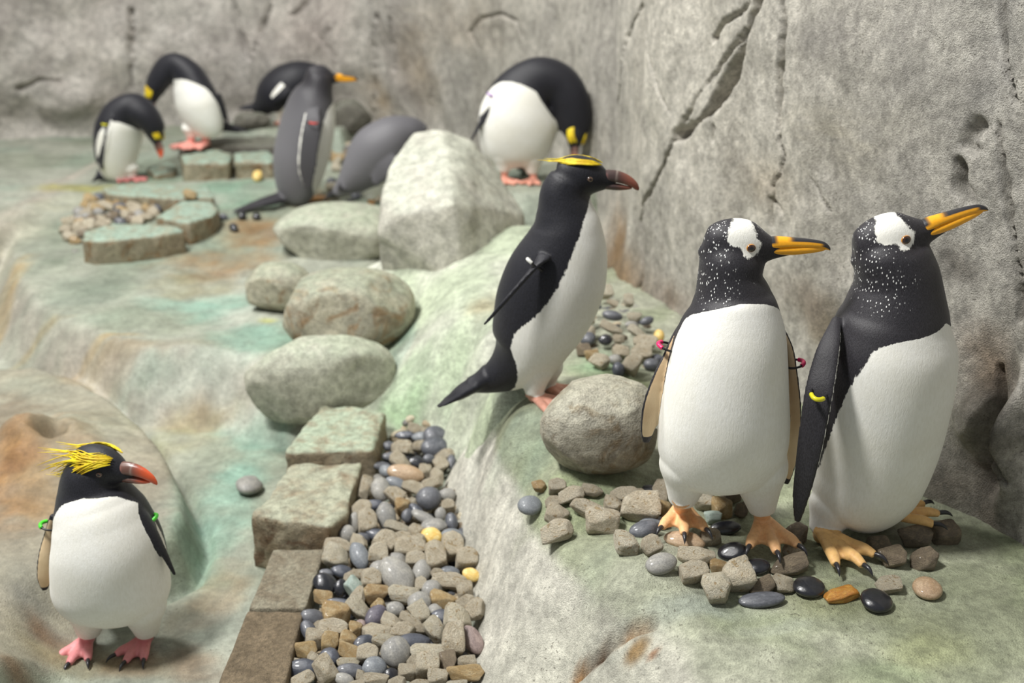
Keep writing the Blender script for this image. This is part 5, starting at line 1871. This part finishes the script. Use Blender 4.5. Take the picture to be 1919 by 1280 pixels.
MARKS = [((560, 1080), 'beside the pale paver'), ((500, 1210), 'beside the brown paver'), ((640, 940), 'beside the brown-faced mossy block'), ((700, 830), 'beside the green mossy block'),
         ((800, 1010), 'around the yellow pebble'), ((885, 1090), 'against the foot of the pale ledge'), ((885, 1230), 'at its open end by the ledge'), ((850, 900), 'under the upper ledge face'),
         ((800, 800), 'at its head below the black tail'), ((735, 1235), 'around the big speckled grey pebble'), ((750, 1090), 'around the long pale grey cobble mid-channel'),
         ((750, 880), 'around the sandy brown cobble'), ((640, 1170), 'between the brown paver and the speckled pebble'), ((820, 1160), 'between the long cobble and the ledge foot')]


def channel_label(u, v, rx, ry, key):
    m = min(MARKS, key=lambda q: math.hypot(q[0][0] - u, q[0][1] - v))[1]
    big = 'large ' if rx * ry > 430 else ('small ' if rx * ry < 190 else '')
    long_ = 'long ' if max(rx, ry) > 1.75 * min(rx, ry) else ''
    return big + long_ + PM[key][2] + ' in the gravel ' + m.replace('in the gravel', '').strip()


for rows, x0, y0, k in ((R1, 600, 760, .2032), (R2, 500, 1000, .2189)):
    for X, Y, rx, ry, an, key in rows:
        pebble(x0 + X * k, y0 + Y * k, rx * k * 1.06, ry * k * 1.06, an, key, channel_label(x0 + X * k, y0 + Y * k, rx * k, ry * k, key), CH, bed_z, flat=.4, thick=.85 if PM[key][0] else .62, lift=.38)

# ---- on the ledge, round the two gentoos
R3 = [(120, 270, 98, 82, -15, 'u'), (170, 160, 65, 42, 30, 'o'), (275, 165, 72, 56, 0, 't'), (300, 240, 62, 50, 0, 't'), (360, 245, 105, 62, 0, 't'), (490, 200, 88, 42, 0, 't'), (285, 345, 92, 72, 35, 't'), (480, 320, 132, 62, 35, 't'),
      (590, 410, 142, 88, -5, 't'), (680, 310, 75, 60, 0, 't'), (740, 250, 112, 56, 5, 't'), (840, 235, 62, 36, 0, 't'), (900, 375, 160, 112, 12, 't'), (1075, 405, 56, 62, 0, 'o'), (930, 220, 62, 36, 0, 'd'), (1040, 230, 62, 92, 0, 't'),
      (300, 530, 132, 88, -5, 't'), (970, 505, 128, 60, -18, 'u'), (930, 590, 128, 76, -20, 'd'), (815, 690, 98, 82, -10, 'p'), (960, 700, 85, 70, -40, 't'), (1040, 815, 130, 90, -30, 'g'), (1230, 670, 165, 76, 20, 's'), (1350, 760, 155, 66, 5, 't'),
      (1310, 900, 118, 80, -10, 't'), (1490, 830, 76, 50, 0, 'o'), (1490, 990, 122, 115, 0, 'p'), (1430, 330, 92, 82, 0, 'p'), (1520, 380, 88, 76, 0, 'o'), (1620, 270, 98, 72, -20, 'b'), (1480, 480, 72, 52, 0, 'e'), (1570, 560, 128, 62, -5, 'k'),
      (1460, 650, 82, 62, 0, 't'), (1620, 740, 122, 82, 0, 'k'), (1690, 400, 52, 60, 0, 'b')]
R4 = [(250, 670, 112, 115, -10, 't'), (420, 740, 92, 60, -20, 'b'), (530, 730, 82, 66, 0, 't'), (640, 500, 80, 56, -30, 't'), (660, 410, 98, 62, -20, 'b'), (600, 620, 138, 66, -8, 'b'), (370, 610, 102, 62, 0, 'k'),
      (1350, 562, 98, 68, -5, 'b'), (1590, 560, 102, 66, 0, 'b'), (1525, 410, 118, 76, 0, 'b'), (1730, 375, 108, 72, 0, 'b'), (1250, 470, 92, 60, 10, 'b')]
LD = 'stones on the ledge at the feet of the gentoos'
LMARKS = [((1120, 910), 'at the foot of the grey boulder'), ((1050, 925), 'at the outer end of the ledge stones'), ((1280, 1000), 'by the pink-banded gentoo, under its nearer-boulder foot'), ((1200, 1040), 'at the edge of the ledge stones'),
          ((1340, 960), 'between the pink-banded gentoo feet'), ((1360, 1060), 'before the pink-banded gentoo'), ((1480, 1020), 'between the two gentoos'), ((1660, 1030), 'beside the yellow-tagged gentoo'), ((1730, 1010), 'under the wall-side toes of the yellow-tagged gentoo')]


def ledge_label(u, v, rx, ry, key):
    m = min(LMARKS, key=lambda q: math.hypot(q[0][0] - u, q[0][1] - v))[1]
    big = 'large ' if rx * ry > 560 else ('small ' if rx * ry < 260 else '')
    long_ = 'long ' if max(rx, ry) > 1.7 * min(rx, ry) else ''
    return big + long_ + PM[key][2] + ' ' + m


for rows, x0, y0, k in ((R3, 990, 860, .2343), (R4, 1320, 900, .2605)):
    for X, Y, rx, ry, an, key in rows:
        sm = not PM[key][0]
        pebble(x0 + X * k, y0 + Y * k, rx * k, ry * k, an, key, ledge_label(x0 + X * k, y0 + Y * k, rx * k, ry * k, key), LD, None, flat=.65 if sm else .5, thick=.6 if sm else .9, lift=.46)
for X, Y, rx, ry, an, key, lab in [
        (415, 850, 168, 60, -4, 'd', 'long flat dark pebble with yellow moss lying before the gentoo feet'),
        (740, 750, 115, 76, 0, 'k', 'glossy wet black stone between the mossy pebble and the orange stone'),
        (970, 805, 135, 62, -28, 'r', 'wet orange oblong stone beside the black disc pebble'),
        (1240, 865, 112, 82, 0, 'k', 'round flat matte black pebble beside the orange stone'),
        (1325, 745, 98, 62, -15, 't', 'small jagged tan stone behind the round black pebble'),
        (1610, 775, 102, 85, 0, 's', 'knobbly yellow-tan stone lying alone toward the wall')]:
    pebble(1320 + X * .2605, 900 + Y * .2605, rx * .2605, ry * .2605, an, key, lab, None, None, flat=.75, thick=.62, lift=.46)
pebble(465, 908, 25, 17, 0, 'g', 'single flat grey pebble lying in the water run beside the mossy blocks', None, None, flat=.9, thick=.75, lift=.46)

# ---- heap between the profile penguin and the wall
R5 = [(490, 230, 108, 76, -10, 'p'), (600, 285, 82, 36, 30, 't'), (750, 260, 62, 72, 0, 'p'), (410, 340, 72, 42, 0, 'n'), (590, 400, 122, 56, 15, 'd'), (810, 420, 88, 56, 10, 'p'), (350, 420, 52, 72, 0, 't'), (560, 540, 145, 56, 25, 't'),
      (840, 590, 125, 50, 35, 'p'), (960, 480, 85, 50, -20, 'd'), (780, 510, 82, 42, 0, 'g'), (330, 570, 72, 72, 0, 't'), (310, 690, 92, 72, 0, 'd'), (640, 695, 72, 52, 0, 't'), (500, 690, 82, 62, 0, 'k'), (940, 690, 145, 66, 10, 't'),
      (1090, 630, 62, 72, 0, 'y'), (250, 840, 92, 72, 0, 'b'), (340, 910, 92, 60, 0, 'o'), (650, 830, 102, 72, 0, 't'), (910, 840, 132, 92, -10, 't'), (590, 950, 82, 56, 0, 'g'), (410, 1020, 110, 96, 50, 't'), (610, 1090, 76, 86, 0, 'n'),
      (790, 1040, 125, 92, -55, 't'), (1000, 1020, 92, 72, 0, 'd'), (200, 730, 52, 52, 0, 't'), (1040, 920, 85, 62, 0, 'd')]


def heap_z(x, y):
    x, y = np.atleast_1d(x).astype(float), np.atleast_1d(y).astype(float)
    return ground_z(x, y) + .05 * np.clip(1 - np.hypot((x - .33) / .2, (y - 3.0) / .35), 0, 1)


HP = 'heap of stones between penguin and wall'
HMARKS = [((1140, 555), 'at its top by the wall crack'), ((1110, 610), 'beside the profile penguin belly'), ((1215, 620), 'around the yellow stone'), ((1120, 670), 'at its foot by the penguin'), ((1180, 680), 'at its foot around the dark blue pebble'), ((1165, 620), 'in its middle')]


def near_label(marks, u, v, rx, ry, key, words):
    m = min(marks, key=lambda q: math.hypot(q[0][0] - u, q[0][1] - v))[1]
    big = 'large ' if rx * ry > 190 else ('small ' if rx * ry < 90 else '')
    long_ = 'long ' if max(rx, ry) > 1.75 * min(rx, ry) else ''
    return big + long_ + PM[key][2] + ' ' + words + m


for X, Y, rx, ry, an, key in R5:
    pebble(1060 + X * .15625, 520 + Y * .15625, rx * .16, ry * .16, an, key, near_label(HMARKS, 1060 + X * .15625, 520 + Y * .15625, rx * .16, ry * .16, key, 'in the wall-side heap '), HP, heap_z, flat=.4, thick=.85, lift=.4)

# ---- pebble nest on the terrace and stones round the far birds
rs = np.random.RandomState(77)
fill('gravel_bed', [tuple(on_z(u, v, .06)[:2]) for u, v in ((1100, 560), (1150, 550), (1195, 570), (1230, 620), (1245, 660), (1230, 690), (1110, 690), (1090, 650))], 70, .02, ground_z, 'ttpdgb', 'small mixed gravel under the heap of stones at the wall', 9, zoff=-.014)
NEST = [(150, 385), (180, 368), (240, 366), (300, 368), (312, 382), (290, 402), (262, 414), (210, 418), (150, 440), (140, 470), (132, 450), (125, 420)]


def scatter(poly_px, n, rad, keys, words, group, fn=None, mind=.75, marks=None):
    poly = np.array(poly_px, float)
    got = []
    tries = 0
    while len(got) < n and tries < 4000:
        tries += 1
        u, v = rs.uniform(poly.min(0), poly.max(0))
        if sdf_poly(np.array([u]), np.array([v]), poly)[0] > 0:
            continue
        if any(math.hypot((u - a) / 1.25, v - b) < rad * mind for a, b in got):
            continue
        got.append((u, v))
    for u, v in sorted(got, key=lambda q: q[1]):
        key = keys[rs.randint(len(keys))]
        a_, b_ = rad * rs.uniform(.8, 1.3), rad * rs.uniform(.55, .85)
        lab = near_label(marks, u, v, a_, b_, key, words + ' ') if marks else PM[key][2] + ' ' + words
        pebble(u, v, a_, b_, rs.uniform(-35, 35), key, lab, group, fn, flat=.5, thick=.9, lift=.4)


fill('gravel_bed', [tuple(on_z(u, v, -.02)[:2]) for u, v in NEST], 70, .022, ground_z, 'ttpdgb', 'small mixed gravel at the bottom of the slab-ringed nest', 11, zoff=-.016)
scatter(NEST, 46, 11, 'tttpobdg', 'in the slab-ringed nest', 'stones of the pebble nest', marks=[((230, 412), 'against the long front slab'), ((290, 395), 'against the corner slab'), ((250, 370), 'against the slab behind'), ((145, 440), 'spilling past the front slab end'), ((150, 400), 'on its open side'), ((200, 395), 'in its middle')])
scatter([(628, 300), (650, 268), (700, 262), (690, 310), (660, 345), (640, 372), (610, 370), (618, 330)], 24, 9, 'ttpobdk', 'on the ground between the two grey-backed penguins', 'stones between the grey-backed penguins')
scatter([(640, 395), (668, 362), (715, 360), (708, 400), (690, 424), (660, 412)], 14, 10, 'dddnkt', 'in the pile under the bent grey penguin', 'stones under the bent grey penguin')
scatter([(590, 262), (640, 235), (690, 250), (660, 285), (610, 290)], 10, 9, 'ttbdo', 'scattered before the dark round rock', 'stones before the dark round rock')
scatter([(415, 400), (500, 392), (505, 412), (420, 425)], 4, 9, 'dk', 'beside the long tail of the standing grey penguin', 'pebbles by the long tail')
pebble(482, 330, 9, 9, 0, 'y', 'yellow-orange pebble at the foot of the brown-sided slab', None, None, flat=.5, thick=.9, lift=.46)
pebble(356, 364, 13, 7, 0, 'o', 'ochre stone lying on the flat mossy slab', None, lambda x, y: 0 * np.atleast_1d(x) + .05, flat=.7, thick=.8, lift=.46)


# ---- let the stones settle: apart from each other, on the ground, clear of blocks and boulders
def settle(rec, steps=130):
    n_ = len(rec)
    P = np.array([r['p'] for r in rec])
    A = np.array([r['A'] for r in rec])
    Ai = np.linalg.inv(A)
    P0 = P.copy()
    down, rmax, rh = np.zeros(n_), np.zeros(n_), np.zeros(n_)
    for i, r in enumerate(rec):
        me = r['o'].data
        co = np.empty(len(me.vertices) * 3, dtype=np.float32)
        me.vertices.foreach_get('co', co)
        V = co.reshape(-1, 3) @ A[i].T
        down[i] = -V[:, 2].min()
        rmax[i] = np.linalg.norm(V, axis=1).max()
        rh[i] = .5 * (np.abs(V[:, 0]).max() + np.abs(V[:, 1]).max())
    sinkf = np.array([.86 if r['ang'] else .97 for r in rec])
    fill_k = np.array([.99 if r['ang'] else .96 for r in rec])

    def rad(i, d):
        return 1 / np.linalg.norm(np.einsum('nij,nj->ni', Ai[i], d), axis=1)
    fns = list({id(r['fn']): r['fn'] for r in rec}.values())
    for st in range(steps):
        last = st > steps - 25
        P[:, 2] -= .0012
        P[:, :2] += (P0[:, :2] - P[:, :2]) * (.02 if last else .09)
        D = P[:, None] - P[None]
        dist = np.linalg.norm(D, axis=2)
        I, J = np.where(np.triu(dist < rmax[:, None] + rmax[None], 1))
        if len(I):
            d = D[I, J] / (dist[I, J][:, None] + 1e-9)
            pen = (fill_k[I] * rad(I, d) + fill_k[J] * rad(J, d)) - dist[I, J]
            m = pen > 0
            sh = d[m] * (pen[m] * .5 * .7)[:, None]
            np.add.at(P, I[m], sh)
            np.add.at(P, J[m], -sh)
        for c, h in BALLS:
            q = (P - c) / (h + .55 * rh[:, None])
            k = np.linalg.norm(q, axis=1)
            m = (k < 1) & (k > .05)
            if m.any():
                e = (P[m] - c) * (1 / k[m] - 1)[:, None]
                e[:, 2] = 0
                P[m] += e * .5
        for fp, top in FOOTPRINTS:
            sd = sdf_poly(P[:, 0], P[:, 1], fp)
            m = (sd < .92 * rh) & (P[:, 2] < top + .25 * down) & (P[:, 2] > top - .25)
            for i in np.where(m)[0]:
                e = 1e-3
                g = np.array([sdf_poly(np.array([P[i, 0] + e]), np.array([P[i, 1]]), fp)[0] - sd[i], sdf_poly(np.array([P[i, 0]]), np.array([P[i, 1] + e]), fp)[0] - sd[i]])
                g /= np.linalg.norm(g) + 1e-9
                P[i, :2] += g * min(.01, .92 * rh[i] - sd[i])
        for fn in fns:
            m = np.array([r['fn'] is fn for r in rec])
            x, y = P[m, 0], P[m, 1]
            e = .006
            g = fn(x, y)
            gx, gy = (fn(x + e, y) - fn(x - e, y)) / (2 * e), (fn(x, y + e) - fn(x, y - e)) / (2 * e)
            nn = np.stack([-gx, -gy, 1 + 0 * gx], -1)
            nn /= np.linalg.norm(nn, axis=1)[:, None]
            steep = nn[:, 2] < .93
            sup = np.where(steep, .85 * np.linalg.norm(np.einsum('nji,nj->ni', A[m], nn), axis=1), (down[m] * sinkf[m] - .001) * nn[:, 2])
            pen = sup - (P[m, 2] - g) * nn[:, 2]
            P[m] += nn * np.clip(pen, 0, .012)[:, None]
            # also clear of the steep faces beside the bed
            for fd in (ledgeF, outF):
                ins = inb(fd, P[m, 0], P[m, 1])
                gz_ = np.where(ins, fd(P[m, 0] + 0, P[m, 1]), -9)
                ax = np.where(ins, (fd(P[m, 0] + e, P[m, 1]) - fd(P[m, 0] - e, P[m, 1])) / (2 * e), 0)
                ay = np.where(ins, (fd(P[m, 0], P[m, 1] + e) - fd(P[m, 0], P[m, 1] - e)) / (2 * e), 0)
                nn = np.stack([-ax, -ay, 1 + 0 * ax], -1)
                nn /= np.linalg.norm(nn, axis=1)[:, None]
                sup = .85 * np.linalg.norm(np.einsum('nji,nj->ni', A[m], nn), axis=1)
                pen = np.where(nn[:, 2] < .93, sup - (P[m, 2] - gz_) * nn[:, 2], 0)
                P[m] += nn * np.clip(pen, 0, .012)[:, None]
    # the ones on bare ground sit down on it, as their own shape allows
    for i, r in enumerate(rec):
        if r['fn'] is ground_z:
            me = r['o'].data
            co = np.empty(len(me.vertices) * 3, dtype=np.float32)
            me.vertices.foreach_get('co', co)
            V = co.reshape(-1, 3) @ A[i].T + P[i]
            gap = np.quantile(V[:, 2] - ground_z(V[:, 0], V[:, 1]), .05)
            P[i, 2] -= np.clip(gap, 0, .02)
    for i, r in enumerate(rec):
        M = r['o'].matrix_world.copy()
        M.translation = Vector(P[i])
        r['o'].matrix_world = M
    return np.linalg.norm(P - P0, axis=1)


SHIFT = settle(REC)
